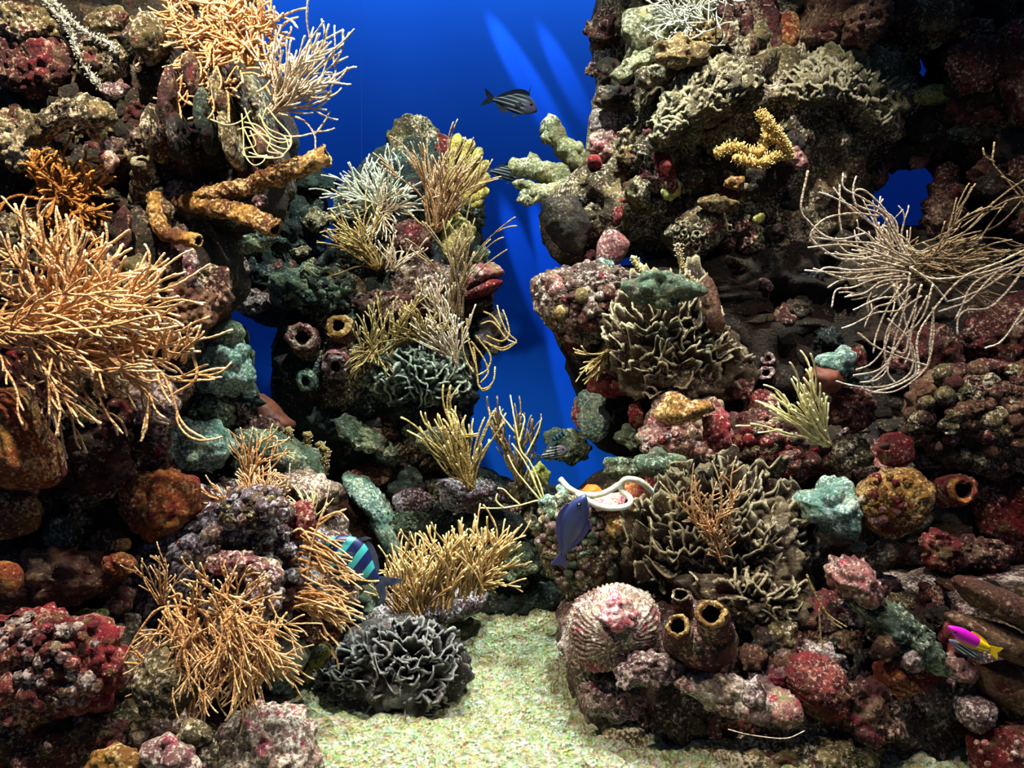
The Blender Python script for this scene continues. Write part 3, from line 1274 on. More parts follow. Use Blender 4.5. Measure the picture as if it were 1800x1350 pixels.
mass('greenish shaded rock wall behind the two sponge pipes',
     [(400, 290), (560, 290), (575, 370), (555, 470), (600, 560), (450, 560), (380, 470)], 'deepteal', 4.7, .28, c='mid', n=30)
mass('tall middle rock tower with whip corals, beside the blue gap',
     [(600, 360), (640, 320), (700, 270), (790, 270), (835, 330), (838, 400), (868, 480), (865, 540), (830, 630), (824, 740), (810, 830), (700, 860),
      (560, 820), (490, 740), (495, 660), (510, 560), (580, 480), (610, 430)], 'deepteal', 4.5, .42, c='mid', n=130)
mass('pale green rock standing left of the dark blue slit',
     [(345, 560), (412, 560), (425, 640), (430, 720), (500, 760), (560, 830), (330, 850), (275, 770), (330, 720), (310, 640)], 'teal', 3.95, .25, c='mid', n=50)
mass('shaded teal rock ledge at the back edge of the sand',
     [(520, 780), (700, 780), (900, 850), (1010, 860), (1030, 1000), (1000, 1085), (860, 1090), (700, 1110), (560, 1080), (480, 900)], 'deepteal', 4.5, .3, c='mid', n=90)
mass('huge overhanging reef head in the upper right with ruffled corals',
     [(1095, -90), (1560, -90), (1566, 70), (1572, 140), (1585, 200), (1570, 275), (1530, 300), (1490, 400), (1420, 520), (1150, 450), (1120, 435), (1010, 470),
      (960, 410), (952, 350), (1035, 340), (1045, 210), (1065, 130), (1050, 40)], 'olive', 4.2, .5, c='right', n=150)
mass('dark shaded reef pillar in the top right corner',
     [(1660, -90), (1900, -90), (1900, 520), (1740, 430), (1710, 300), (1650, 250), (1655, 130)], 'dark', 3.9, .4, c='shade', n=50)
mass('dark brown reef rock above the small star shaped blue gap',
     [(1550, -90), (1760, -90), (1720, 75), (1640, 72), (1600, 76), (1540, 60)], 'dark', 4.0, .3)
mass('dark reef shelf between the two blue gaps at right',
     [(1585, 155), (1650, 140), (1740, 150), (1760, 270), (1650, 275), (1600, 285), (1540, 285), (1550, 200)], 'dark', 4.1, .25)
mass('big dark reef slope behind the long sprawling sea whip',
     [(1010, 480), (1180, 470), (1400, 430), (1500, 400), (1560, 415), (1680, 420), (1900, 430), (1900, 820), (1500, 840), (1150, 830), (1050, 780),
      (1030, 700), (1015, 640), (985, 590), (960, 520)], 'cliff', 4.15, .45, c='shade', n=45)
mass('brown reef slope rising behind the lower right corals',
     [(1110, 800), (1500, 740), (1900, 700), (1900, 1120), (1500, 1140), (1100, 1080), (980, 1000), (985, 910), (1040, 850)], 'dark', 3.85, .42, c='slope', n=120)
mass('massive crusted boulder at the lower right beside the sand',
     [(985, 1100), (1020, 1060), (1200, 1040), (1500, 1020), (1900, 1000), (1900, 1500), (1120, 1500), (1060, 1350), (1020, 1280), (1010, 1180)], 'crust', 3.25, .5, c='slope', n=110)

# ================================================================ left reef, top to bottom
r_ = rock
r_('live_rock', 'squarish maroon crusted boulder at the upper left edge', 'rock', [(5, 75), (70, 55), (125, 80), (130, 120), (110, 165), (50, 175), (8, 150)], 'maroon', off=-.12)
r_('live_rock', 'olive rock ledge in the top left corner', 'rock', ell(50, 42, 60, 34, -14), 'olive', off=-.18)
r_('live_rock', 'sunlit olive and red rock tip near the top, left of the tan sea fan', 'rock', [(150, 40), (170, 15), (205, 8), (228, 28), (215, 50), (165, 65)], 'olive', off=-.18)
r_('live_rock', 'olive hump under the beaded white chain', 'rock', ell(178, 110, 42, 42, 0), 'olive', off=-.1)
r_('live_rock', 'small pale lilac knob at the lower end of the beaded chain', 'rock', ell(203, 157, 24, 17, 10), 'lilac', off=-.2)
r_('live_rock', 'sloping pinkish rock arm pointing down to the left', 'rock', [(60, 215), (100, 180), (160, 168), (196, 182), (194, 212), (160, 222), (110, 210), (80, 250), (50, 255)], 'olive', off=-.25)
r_('live_rock', 'olive rough rock at the left edge above the orange whip coral', 'rock', ell(40, 240, 55, 60), 'olive', off=-.1)
r_('live_rock', 'small gold topped rock flake beside the dark hollow', 'rock', ell(172, 236, 20, 13, -20), 'gold', off=-.2)
r_('live_rock', 'narrow pink and olive rock rib below the gold flake', 'rock', ell(188, 270, 14, 30, 15), 'pinkish', off=-.2)
for i, (x, y, rx, ry, mt, lb) in enumerate([
        (268, 70, 26, 40, 'olive', 'dark lump under the left end of the tan sea fan'),
        (275, 235, 15, 50, 'olive', 'leftmost upright brown rib of the ribbed reef wall'),
        (303, 190, 14, 75, 'maroon', 'tall maroon rib right of the leftmost brown rib'),
        (318, 245, 10, 48, 'dark', 'thin dark rib in the middle of the ribbed reef wall'),
        (350, 140, 17, 50, 'maroon', 'upper maroon rib above a green notch'),
        (366, 215, 15, 60, 'deepteal', 'green edged rib of the ribbed reef wall'),
        (392, 165, 18, 62, 'olive', 'broad olive rib under the tan sea fan'),
        (410, 250, 16, 55, 'olive', 'lower olive rib behind the fine curly whips'),
        (430, 175, 15, 60, 'dark', 'slanting dark rib near the blue water'),
        (456, 190, 16, 65, 'olive', 'rightmost slanting rib, against the blue water'),
        (470, 262, 16, 40, 'maroon', 'short rib above the yellow sponge pipe')]):
    r_('rock_rib', lb, 'rock', ell(x, y, rx, ry, R.uniform(-6, 10) if i < 6 else 14), mt, off=-.1, kind='column', T=.11)
r_('live_rock', 'dark red hollow sided rock right of the beaded chain', 'rock', ell(235, 170, 22, 60), 'maroon', off=0)
tube_sponge('tube_sponge', 'upright olive tube sponge with open mouth beside the yellow pipe', [(248, 350, .05), (250, 315, -.02), (252, 284, -.06)], 20, 19, 'olive', D=2.98, rim='rimpale')
tube_sponge('tube_sponge', 'longest yellow crusted pipe sponge, slanting up to the right', [(310, 358, .1), (400, 335, .02), (490, 308, -.05), (574, 274, -.06)], 15, 17, 'gold', D=2.95, rim='rimgold', lump=.16)
tube_sponge('tube_sponge', 'thick yellow pipe sponge sloping down to the right, under the longest one', [(345, 358, .1), (400, 368, .02), (450, 385, -.04), (484, 403, -.06)], 15, 17, 'gold', D=2.92, lump=.16)
tube_sponge('tube_sponge', 'bent yellow pipe sponge with a small round mouth', [(272, 345, .05), (276, 385, 0), (292, 410, -.04), (325, 418, -.07), (348, 424, -.12)], 15, 11, 'gold', D=2.9, lump=.12)
r_('live_rock', 'rock lump where the bent pipe sponge joins the reef', 'rock', ell(285, 372, 18, 30, 10), 'olive', D=2.95)
r_('live_rock', 'small pale lump on the upper end of the lower pipe', 'rock', ell(457, 352, 14, 13), 'lilac', D=2.9)
r_('live_rock', 'grey green lump under the lower yellow pipe', 'rock', [(415, 425), (455, 405), (490, 420), (460, 440), (425, 445)], 'teal', D=3.05)
r_('knob_coral', 'upper round lilac knob sticking out toward the middle', 'coral', ell(412, 470, 28, 22, 0), 'lilac', off=-.22)
r_('knob_coral', 'lower lilac knob shaped like a mushroom cap, beside the dark slit', 'coral', [(408, 545), (412, 515), (440, 505), (472, 515), (474, 540), (450, 552)], 'lilac', off=-.25)
r_('live_rock', 'upright lilac post below the bent pipe sponge', 'rock', ell(335, 468, 13, 34, 0), 'lilac', off=-.18, kind='column')
r_('live_rock', 'brown rock head with a pale crest right of the big tan whip coral', 'rock', [(296, 500), (330, 492), (372, 520), (376, 560), (358, 596), (318, 590), (300, 550)], 'brownpink', off=-.15)
r_('live_rock', 'small olive rocks above the tan whip coral', 'rock', ell(240, 480, 30, 30), 'olive', off=-.1)
r_('live_rock', 'dark pitted rock below the orange whip coral', 'rock', ell(180, 400, 40, 30), 'dark', off=-.1)
r_('live_rock', 'pink post between the orange coral and the bent pipe', 'rock', ell(218, 400, 14, 42, 0), 'maroon', off=-.15, kind='column')
r_('live_rock', 'shaded green rock under the orange whip coral at the left edge', 'rock', ell(45, 405, 50, 30), 'olive', off=-.1)
r_('live_rock', 'small maroon rock beside the upright lilac post', 'rock', ell(385, 515, 24, 45, 0), 'maroon', off=-.1)
r_('algae_rock', 'bright turquoise crusted rock right of the big tan whip coral', 'rock', [(350, 600), (395, 585), (430, 610), (437, 660), (425, 690), (370, 690), (335, 670)], 'aqua', D=3.55, T=.16, kind='knob')
r_('algae_rock', 'green rounded rock on top of the turquoise one', 'rock', ell(392, 585, 34, 30), 'teal', D=3.5, T=.12, kind='smooth')
r_('algae_rock', 'turquoise rock foot below the dark blue slit', 'rock', [(320, 700), (380, 690), (412, 720), (400, 752), (340, 745)], 'teal', D=3.55, T=.12)
r_('algae_rock', 'yellow green rock shelf above the striped brown sponge', 'rock', [(285, 780), (320, 740), (380, 745), (410, 790), (380, 820), (310, 825), (285, 810)], 'aqua', D=3.4, T=.12, kind='knob')
r_('algae_rock', 'teal crusted mound behind the small tan sprig', 'rock', [(400, 770), (440, 755), (500, 770), (560, 800), (570, 840), (500, 850), (420, 840)], 'teal', D=3.6, T=.14, kind='knob')
r_('live_rock', 'mottled rock patch between the teal mound and the knobbly corals', 'rock', ell(540, 860, 60, 26, -14), 'crust', D=3.4, T=.12, kind='knob')
r_('lobe_sponge', 'olive lobed sponge hanging under the big tan whip coral', 'sponge', [(105, 640), (130, 615), (155, 650), (150, 690), (125, 700), (100, 670)], 'olive', D=2.82, kind='smooth')
r_('lobe_sponge', 'small pale yellow sponge lobe just below the olive one', 'sponge', ell(141, 728, 24, 17, -8), 'lime', D=2.8, kind='smooth')
r_('live_rock', 'crimson stained rock behind the tan whips at the left edge', 'rock', ell(70, 660, 70, 60), 'crimson', off=-.02)
r_('boulder_sponge', 'big orange and crimson bell shaped sponge at the left edge', 'sponge', [(-50, 720), (-10, 680), (32, 683), (60, 718), (92, 780), (112, 838), (90, 856), (30, 862), (-50, 850)], 'orange', off=-.3, kind='smooth', T=.12)
r_('boulder_sponge', 'yellow brown pitted sponge below the orange bell at left', 'sponge', [(-50, 860), (20, 862), (60, 870), (70, 900), (60, 935), (10, 950), (-50, 945)], 'gold', off=-.2, kind='pit')
r_('live_rock', 'purple white tipped rock directly under the tan whips', 'rock', [(230, 700), (270, 670), (312, 680), (312, 720), (285, 760), (240, 750)], 'lilac', off=-.18, kind='knob')
r_('live_rock', 'maroon rock with white flecks right of the orange bell sponge', 'rock', [(110, 760), (160, 750), (225, 770), (230, 830), (180, 870), (120, 850)], 'maroon', off=-.12, kind='knob')
r_('live_rock', 'deep maroon rock above the cave', 'rock', ell(215, 730, 60, 40), 'maroon', off=-.05, kind='knob')
r_('live_rock', 'maroon lump joining the cave roof to the turquoise rocks', 'rock', ell(262, 790, 36, 45), 'maroon', off=-.06, kind='knob')
r_('boulder_sponge', 'orange and maroon striped sponge wall right of the cave', 'sponge', [(208, 850), (245, 830), (300, 825), (345, 840), (345, 900), (310, 935), (270, 950), (235, 930), (215, 900)], 'orange', off=-.14, kind='column')
r_('lobe_sponge', 'small yellow lobe at the foot of the striped sponge', 'sponge', ell(214, 958, 18, 12, 25), 'gold', off=-.2, kind='smooth')
r_('lobe_sponge', 'yellow and pink crusted ledge in front of the cave', 'sponge', [(185, 975), (215, 968), (236, 980), (236, 1005), (200, 1010), (180, 995)], 'orange', off=-.28)
r_('live_rock', 'brown fuzzy ledge across the front of the cave', 'rock', [(-40, 985), (60, 968), (160, 975), (240, 1000), (180, 1040), (100, 1070), (-40, 1070)], 'brownpink', off=-.18, kind='knob')
r_('lobe_sponge', 'orange sponge crust at the left edge below the ledge', 'sponge', ell(8, 1015, 32, 28), 'orange', off=-.25, kind='smooth')
knobby('knobby_coral', 'purple knobbly coral bank between the cave and the tan comb coral',
       [(235, 985), (300, 930), (400, 880), (470, 870), (515, 900), (530, 970), (535, 1040), (500, 1090), (400, 1110), (300, 1120), (230, 1080)],
       'knobby', 100, 10, 19, ['knobby', 'crust', 'knobby', 'maroon'], off=-.02, up=.5)
knobby('knobby_coral', 'small knobbly coral mound just under the thin upright white whips',
       ell(448, 895, 58, 38), 'knobby', 30, 8, 15, ['knobby', 'crust', 'olive'], off=-.12, up=.5)
r_('live_rock', 'pink topped flat slab in the knobbly coral bank', 'rock', [(360, 978), (420, 968), (480, 985), (500, 1010), (440, 1020), (362, 1000)], 'pinkish', off=-.16)
r_('live_rock', 'dark stone painting the shaded slot under the pink slab', 'rock', ell(400, 1025, 55, 16, 4), 'dark', off=-.10)  # dark filler, paints the shade below the slab
r_('live_rock', 'pale lilac crusted rock at the right end of the pink slab', 'rock', [(430, 1010), (480, 1000), (500, 1040), (480, 1080), (440, 1070)], 'lilac', off=-.2)
knobby('knobby_coral', 'crimson and white nubbly coral boulder at the lower left edge',
       [(-50, 1100), (50, 1078), (160, 1085), (195, 1120), (215, 1170), (195, 1240), (110, 1265), (-50, 1260)], 'crimson', 60, 7, 13,
       ['pinkish', 'crimson', 'lilac', 'maroon'], off=-.12, up=.6)
r_('live_rock', 'purple round knob right of the crimson boulder', 'rock', ell(213, 1058, 18, 20), 'maroon', off=-.3, kind='knob')
r_('live_rock', 'chartreuse crusted low rock above the crimson boulder', 'rock', ell(165, 1078, 32, 10), 'lime', off=-.15)
r_('live_rock', 'speckled grey brown boulder behind the drooping tan whips', 'rock', [(235, 1195), (262, 1150), (300, 1130), (340, 1170), (345, 1225), (310, 1258), (250, 1262)], 'olive', off=-.22, kind='pit')
r_('live_rock', 'smooth grey stone right of the drooping tan whips', 'rock', [(465, 1125), (500, 1108), (535, 1125), (546, 1150), (530, 1180), (490, 1195), (460, 1180)], 'greystone', off=-.22, kind='smooth')
r_('live_rock', 'purple and crimson rock left of the dark cabbage coral', 'rock', [(520, 1070), (570, 1060), (600, 1085), (598, 1115), (560, 1130), (525, 1110)], 'maroon', off=-.22)
r_('boulder_sponge', 'round yellow brown sponge at the bottom edge, left', 'sponge', [(150, 1350), (165, 1322), (210, 1310), (250, 1325), (262, 1360), (240, 1400), (160, 1400)], 'gold', off=-.3, kind='pit')
r_('live_rock', 'deep red rock at the bottom left corner', 'rock', ell(60, 1310, 90, 50), 'maroon', off=-.1, kind='knob')
r_('live_rock', 'small red rock above the round yellow sponge', 'rock', ell(170, 1290, 50, 30), 'maroon', off=-.1)
r_('live_rock', 'olive and pink lump left of the big pale pink boulder', 'rock', ell(345, 1300, 36, 34), 'olive', off=-.3, kind='knob')
r_('live_rock', 'lilac lump at the bottom edge next to the yellow sponge', 'rock', ell(300, 1335, 46, 42), 'domepink', off=-.32, kind='knob')
r_('live_rock', 'big pale pink crusted boulder at the bottom edge beside the sand', 'rock', [(370, 1345), (400, 1280), (440, 1245), (485, 1240), (525, 1265), (545, 1310), (560, 1360), (540, 1440), (370, 1440)], 'domepink', D=2.6, T=.16, kind='live', sub=6)
r_('live_rock', 'green shaded stone under the tips of the drooping whips', 'rock', ell(400, 1270, 50, 24), 'teal', off=-.15)
r_('algae_rock', 'small turquoise rock where the sand meets the left slope', 'rock', ell(492, 1203, 26, 18), 'aqua', D=3.2)
r_('algae_rock', 'yellow mossy rock slanting behind the dark cabbage coral', 'rock', [(520, 1200), (545, 1165), (580, 1140), (600, 1150), (570, 1190), (540, 1215)], 'lime', D=3.3, kind='live')

# ================================================================ middle tower
r_('plate_coral', 'large dark brown shield shaped plate coral on top of the middle tower', 'coral',
   [(684, 232), (700, 208), (722, 198), (752, 208), (774, 232), (798, 255), (804, 300), (785, 345), (696, 345), (682, 275)], 'olive', D=4.3, T=.07, ex=.4, kind='live', lean=.15)
r_('plate_coral', 'crimson crusted edge between the brown plate and the yellow fan', 'coral', ell(783, 268, 16, 30, 10), 'crimson', D=4.24, T=.05)
root = tag(empty('fan_coral', P(770, 395, 4.2)), 'yellow scalloped fan coral with thick ribs facing the blue gap', 'coral')
rock('fan_base', None, None, [(760, 400), (778, 300), (800, 240), (826, 250), (850, 285), (855, 330), (835, 375), (800, 410)], 'olive', D=4.26, T=.05, parent=root, ex=.5)
for (x, y) in [(806, 236), (830, 246), (846, 262), (856, 286), (860, 310), (857, 334), (848, 352), (836, 374)]:
    q = smooth_line(np.array([P(772, 392, 4.2), P((772 + x) / 2 - 3, (392 + y) / 2, 4.17), P(x, y, 4.2)]), .012)
    rr_ = np.linspace(3, 10, len(q)) * 4.2 / F
    rr_[-3:] *= (.96, .8, .45)
    V, Q_, T_, W = sweep(q, rr_, 12)
    V = V + (.012 * fbm(V / .05, 3))[:, None] * np.array([.5, -1, .5])
    mk('rib', V, [Q_, T_], 'yellowfan', root, tuple(root.location), tip=W)
r_('lobe_sponge', 'bright yellow green ear shaped sponge below the fan coral', 'sponge', [(768, 420), (790, 385), (803, 366), (818, 385), (838, 400), (832, 425), (812, 445), (785, 462), (768, 445)], 'lime', D=4.12, T=.06, kind='smooth')
r_('live_rock', 'red and ochre rock between the pale whips and the green sponge', 'rock', [(690, 400), (730, 385), (765, 410), (760, 440), (720, 450), (690, 430)], 'maroon', off=-.08)
r_('live_rock', 'purple lilac flecked rock in the middle of the tower', 'rock', [(690, 480), (730, 455), (790, 470), (800, 520), (760, 545), (700, 540)], 'crust', off=-.05)
r_('layered_coral', 'layered red and olive shelf coral jutting into the blue gap, upper shelf', 'coral', [(800, 490), (840, 466), (870, 462), (888, 480), (870, 492), (820, 512)], 'pinkish', D=4.15, T=.1)
r_('layered_coral', 'lower red and green shelf coral jutting into the blue gap', 'coral', [(808, 530), (830, 508), (865, 492), (885, 494), (870, 512), (840, 524)], 'crimson', D=4.12, T=.1)
r_('algae_rock', 'green mossy lump above the layered shelves', 'rock', ell(840, 448, 20, 16), 'teal', D=4.2)
r_('layered_coral', 'olive shelf rim under the red shelves', 'coral', [(800, 545), (850, 525), (870, 530), (845, 550), (810, 560)], 'olive', D=4.2, T=.1)
knobby('algae_rock', 'fuzzy green mossy rock right of the lilac mushroom knob', [(480, 490), (540, 470), (600, 470), (640, 500), (630, 550), (560, 560), (490, 535)],
       'teal', 90, 4, 8, ['teal', 'deepteal'], cat='rock', part='moss_tuft', off=-.04, up=.7, D=4.2, T=.2)
r_('live_rock', 'dark purple rock behind the comb whips', 'rock', ell(690, 540, 60, 28), 'maroon', off=-.06)
r_('urchin_coral', 'dark round coral with white dots beside the hooked whips', 'coral', ell(860, 582, 28, 40), 'ridgedgrey', D=4.2, kind='knob')
lettuce('cabbage_coral', 'teal honeycomb coral with white rims in the middle tower', [(640, 650), (680, 615), (740, 605), (800, 620), (830, 660), (820, 700), (760, 705), (690, 700), (650, 690)],
        'ridgedteal', 60, 18, 44, 16, angs=(0, 60, 120, 30, 90), off=-.08, wave=1.1, th=3.2)
tube_sponge('tube_sponge', 'barrel sponge with crimson lip, left of its brighter neighbour', [(545, 625, .18), (538, 605, .05), (531, 592, -.06)], 26, 27, 'maroon', D=4.05, rim='pinkish', hole=.4)
tube_sponge('tube_sponge', 'barrel sponge with ochre and green lip beside the comb whips', [(618, 610, .18), (606, 592, .05), (595, 574, -.06)], 27, 24, 'brownpink', D=4.05, rim='gold', hole=.42)
tube_sponge('tube_sponge', 'lilac crusted barrel sponge below the ochre lipped one', [(600, 615, .18), (596, 630, .05), (590, 645, -.06)], 26, 24, 'pinkish', D=4.02, rim='lilac', hole=.35)
tube_sponge('tube_sponge', 'small teal barrel sponge, lowest of the four', [(545, 655, .16), (541, 662, .05), (536, 670, -.04)], 17, 17, 'teal', D=4.05, rim='aqua', hole=.4)
r_('live_rock', 'brown bluff under the crimson lipped barrel sponge', 'rock', ell(508, 640, 26, 56), 'deepteal', D=4.3)
r_('live_rock', 'reddish brown smooth wedge beside the dark slit', 'rock', [(444, 692), (462, 692), (482, 708), (500, 728), (522, 745), (500, 775), (455, 765)], 'smoothbrown', D=3.95, T=.09, kind='smooth')
r_('live_rock', 'teal and pink ledge in the dark under the honeycomb coral', 'rock', [(585, 740), (610, 728), (650, 752), (685, 770), (672, 800), (630, 790), (600, 770)], 'teal', off=-.15)
r_('live_rock', 'small greenish ledge right of the teal and pink ledge', 'rock', ell(680, 795, 20, 16), 'teal', off=-.15)
r_('live_rock', 'small purple rock above the left fan of tan whips', 'rock', ell(770, 750, 28, 30), 'maroon', off=-.1)
r_('live_rock', 'grey green crusted rock beside the blue gap', 'rock', ell(765, 775, 34, 22), 'teal', off=-.12)
for i, (x, y, h, lb) in enumerate([(478, 760, 52, 'fuzzy grey upright finger'), (506, 762, 46, 'second fuzzy grey finger'), (540, 772, 34, 'short fuzzy finger'), (572, 790, 44, 'hooked fuzzy finger')]):
    strand('fuzzy_coral', lb + (' nearest the brown wedge', ' right of the first', ' in the middle of its row', ' at the right end of its row')[i], [(x - 4, y + h, .02), (x - 2, y + h * .5), (x, y), (x + (0, 2, 3, -14)[i], y - 8)], 'olivewhip', 7, 3.75, bead=.6,
           fuzz=60, fuzz_len=5, fuzz_mat='palewhip')
r_('live_rock', 'maroon crusted rock in the shade below the fuzzy fingers', 'rock', ell(650, 835, 44, 20), 'maroon', off=-.12)
r_('live_rock', 'dark block between the maroon rocks and the tan fan', 'rock', ell(715, 850, 30, 34), 'deepteal', off=-.1)
r_('live_rock', 'pale teal slanting rock ridge above the banded fish', 'rock', [(600, 830), (640, 838), (670, 870), (692, 910), (712, 980), (690, 992), (664, 930), (640, 890), (605, 855)], 'aqua', off=-.18, T=.12)
r_('live_rock', 'brown rough rock behind the banded fish', 'rock', [(575, 890), (620, 880), (660, 910), (672, 960), (650, 1000), (600, 990), (570, 940)], 'brownpink', off=-.14)
r_('live_rock', 'red rock spot left of the curly white tuft', 'rock', ell(530, 915, 26, 34), 'crimson', off=-.18)
r_('brain_coral', 'purple and teal spiky dome in the shade right of the teal ridge', 'coral', ell(725, 882, 36, 24), 'knobby', off=-.18, kind='striate')
r_('brain_coral', 'blue green striated dome just under the purple spiky dome', 'coral', ell(722, 925, 40, 32), 'teal', off=-.18, kind='striate')
r_('brain_coral', 'small dim green dome right of the blue green dome', 'coral', ell(770, 915, 26, 34), 'deepteal', off=-.14, kind='striate')
r_('live_rock', 'dark ledge with white flecked top under the left tan fan', 'rock', [(765, 845), (820, 838), (870, 850), (880, 880), (840, 905), (780, 890)], 'knobby', off=-.22)
r_('live_rock', 'dark boulder under the white flecked ledge', 'rock', ell(850, 930, 80, 34), 'deepteal', off=-.10, kind='smooth')
r_('live_rock', 'mossy teal rock right of the tan bush coral', 'rock', [(850, 955), (900, 948), (945, 965), (950, 1000), (900, 1020), (850, 1000)], 'teal', off=-.15, kind='knob')
r_('live_rock', 'dark teal ledge at the back edge of the sand', 'rock', [(780, 1040), (860, 1020), (960, 1020), (1000, 1050), (990, 1085), (880, 1090), (790, 1085)], 'deepteal', off=-.05)
r_('live_rock', 'purple flecked ledge under the tan bush coral', 'rock', [(600, 1070), (680, 1050), (800, 1040), (860, 1040), (850, 1070), (760, 1100), (640, 1110)], 'knobby', off=-.22, D=3.9, T=.18)
r_('live_rock', 'small green and white pebble topped stone at the sand edge', 'rock', ell(783, 1088, 11, 12), 'lime', D=3.85)
r_('live_rock', 'greenish rock under the tail of the banded fish', 'rock', ell(630, 1060, 46, 34), 'teal', D=3.85, kind='knob')
r_('live_rock', 'little rounded rock on the shelf above the cream whips', 'rock', [(955, 765), (975, 755), (1010, 755), (1040, 785), (1035, 805), (1000, 815), (965, 800)], 'teal', D=4.3)
r_('live_rock', 'greenish crusted ledge beside the small striped fish', 'rock', [(930, 830), (950, 815), (970, 830), (960, 850), (940, 855)], 'lime', D=4.15)
r_('live_rock', 'mossy small hump in the shade below the yellow pink rock', 'rock', ell(1092, 822, 30, 18), 'teal', off=-.15, kind='knob')
lettuce('cabbage_coral', 'dark grey cabbage coral standing on the sand', [(560, 1190), (590, 1140), (640, 1105), (700, 1090), (760, 1100), (810, 1130), (825, 1170), (800, 1215), (760, 1255), (690, 1258), (610, 1240), (570, 1225)],
        'ridgedgrey', 90, 24, 62, 26, angs=(0, 25, -25, 60, 100, 80), D=3.28, T=.22, wave=1.2, kind='live', up=.7, th=3.6)

# ================================================================ right reef, upper part
stub('stub_coral', 'stubby pale green finger coral reaching into the blue gap',
     [([(1040, 335, .1), (1015, 285, .02), (985, 250, 0), (970, 228), (965, 205)], 27, 17),
      ([(1000, 265), (1010, 262, -.03), (1020, 264, -.06)], 15, 12),
      ([(985, 240, 0), (965, 242, -.02), (952, 240, -.04)], 15, 11),
      ([(1040, 345, .08), (1000, 320, .02), (955, 300, 0), (915, 292, -.02), (893, 290, -.02)], 24, 14),
      ([(950, 305, 0), (940, 285, -.01), (934, 272, -.02)], 17, 13),
      ([(1040, 355, .05), (1000, 335, -.02), (950, 340, -.04), (912, 345, -.05)], 20, 11),
      ([(955, 340, -.03), (930, 330, -.05), (905, 322, -.06)], 13, 9),
      ([(950, 342, -.03), (930, 350, -.06), (912, 352, -.08)], 13, 9)], 'paleolive', 4.1)
r_('live_rock', 'greenish crust around the root of the stubby finger coral', 'rock', ell(1025, 318, 30, 42), 'crust', D=4.12)
r_('live_rock', 'dark knob with pink top at the upper left of the reef head', 'rock', [(1035, 40), (1058, 12), (1085, 15), (1088, 70), (1060, 90), (1035, 70), (1027, 55)], 'maroon', D=3.95, kind='live')
r_('live_rock', 'small round maroon knob poking into the blue water', 'rock', ell(1042, 124, 14, 13), 'maroon', D=4.0)
r_('live_rock', 'dark lumps right of the small maroon knob', 'rock', ell(1072, 125, 24, 26), 'dark', D=3.95)
r_('live_rock', 'green grey slope below the white tangle of whips', 'rock', [(1095, 20), (1150, 10), (1220, 40), (1240, 80), (1180, 100), (1120, 95), (1092, 60)], 'paleolive', off=-.08, kind='smooth')
r_('live_rock', 'pale slanting slab under the green grey slope', 'rock', [(1070, 135), (1100, 105), (1150, 80), (1165, 95), (1130, 120), (1095, 150)], 'paleolive', off=-.16)
r_('live_rock', 'small grey rock arrow under the slanting slab', 'rock', ell(1150, 132, 36, 20, 10), 'olive', off=-.16)
r_('live_rock', 'ochre lumps in the middle of the upper right reef head', 'rock', [(1150, 80), (1190, 65), (1240, 80), (1240, 110), (1190, 120), (1155, 110)], 'tawny', off=-.14)
r_('live_rock', 'ochre and brown crust below the white tangle of whips', 'rock', ell(1240, 65, 44, 28), 'tawny', off=-.12)
r_('live_rock', 'shaded dark lump left of the ruffled coral', 'rock', ell(1075, 172, 32, 22), 'dark', off=-.14)
r_('live_rock', 'pinkish grey boulder on the left flank of the reef head', 'rock', [(1036, 205), (1060, 185), (1100, 185), (1130, 200), (1110, 225), (1060, 235), (1038, 230)], 'lilac', D=3.85)
r_('live_rock', 'yellow and lilac rock below the pinkish grey boulder', 'rock', [(1036, 235), (1070, 225), (1100, 240), (1095, 270), (1060, 282), (1038, 265)], 'pinkish', D=3.83)
r_('live_rock', 'green topped maroon lump left of the pink tab', 'rock', [(1085, 235), (1105, 218), (1122, 225), (1122, 250), (1095, 258)], 'olive', D=3.75)
r_('live_rock', 'bright pink tab of rock', 'rock', [(1124, 228), (1150, 226), (1158, 240), (1142, 255), (1130, 248)], 'pinkish', D=3.72, T=.04)
r_('live_rock', 'small ochre nose of rock under the green topped lump', 'rock', [(1080, 275), (1095, 255), (1112, 255), (1122, 280), (1100, 290)], 'tawny', D=3.74)
r_('live_rock', 'long red and olive rock rib running down the reef head', 'rock', [(1134, 262), (1150, 252), (1168, 268), (1182, 300), (1196, 330), (1190, 350), (1168, 345), (1152, 310)], 'crimson', D=3.72, T=.07)
r_('live_rock', 'green tip at the lower end of the red rib', 'rock', ell(1180, 334, 17, 18), 'lime', D=3.70)
r_('red_sponge', 'small scarlet sponge blob left of the reef head', 'sponge', ell(1046, 287, 12, 9), 'scarlet', D=3.78, T=.03, kind='knob')
r_('red_sponge', 'scarlet sponge blob on the red rib', 'sponge', ell(1168, 296, 11, 10), 'scarlet', D=3.62, T=.03, kind='knob')
r_('live_rock', 'lumpy pink olive rock below the stubby finger coral', 'rock', [(1030, 310), (1080, 300), (1115, 305), (1110, 325), (1070, 345), (1035, 340)], 'lilac', D=3.85)
r_('live_rock', 'olive rock tongue above the pink cone', 'rock', [(1008, 398), (1020, 365), (1050, 352), (1078, 345), (1070, 370), (1045, 395), (1020, 408)], 'olive', D=3.85)
r_('live_rock', 'slim pink rock finger right of the olive tongue', 'rock', [(1072, 380), (1080, 355), (1100, 338), (1110, 342), (1098, 370), (1085, 395), (1075, 395)], 'crimson', D=3.82, T=.05)
r_('lobe_sponge', 'pale pink cone shaped sponge with crimson neck', 'sponge', [(1045, 450), (1050, 425), (1066, 400), (1080, 398), (1100, 415), (1108, 430), (1098, 455), (1075, 470), (1050, 465)], 'pinkish', D=3.85, T=.08, kind='smooth')
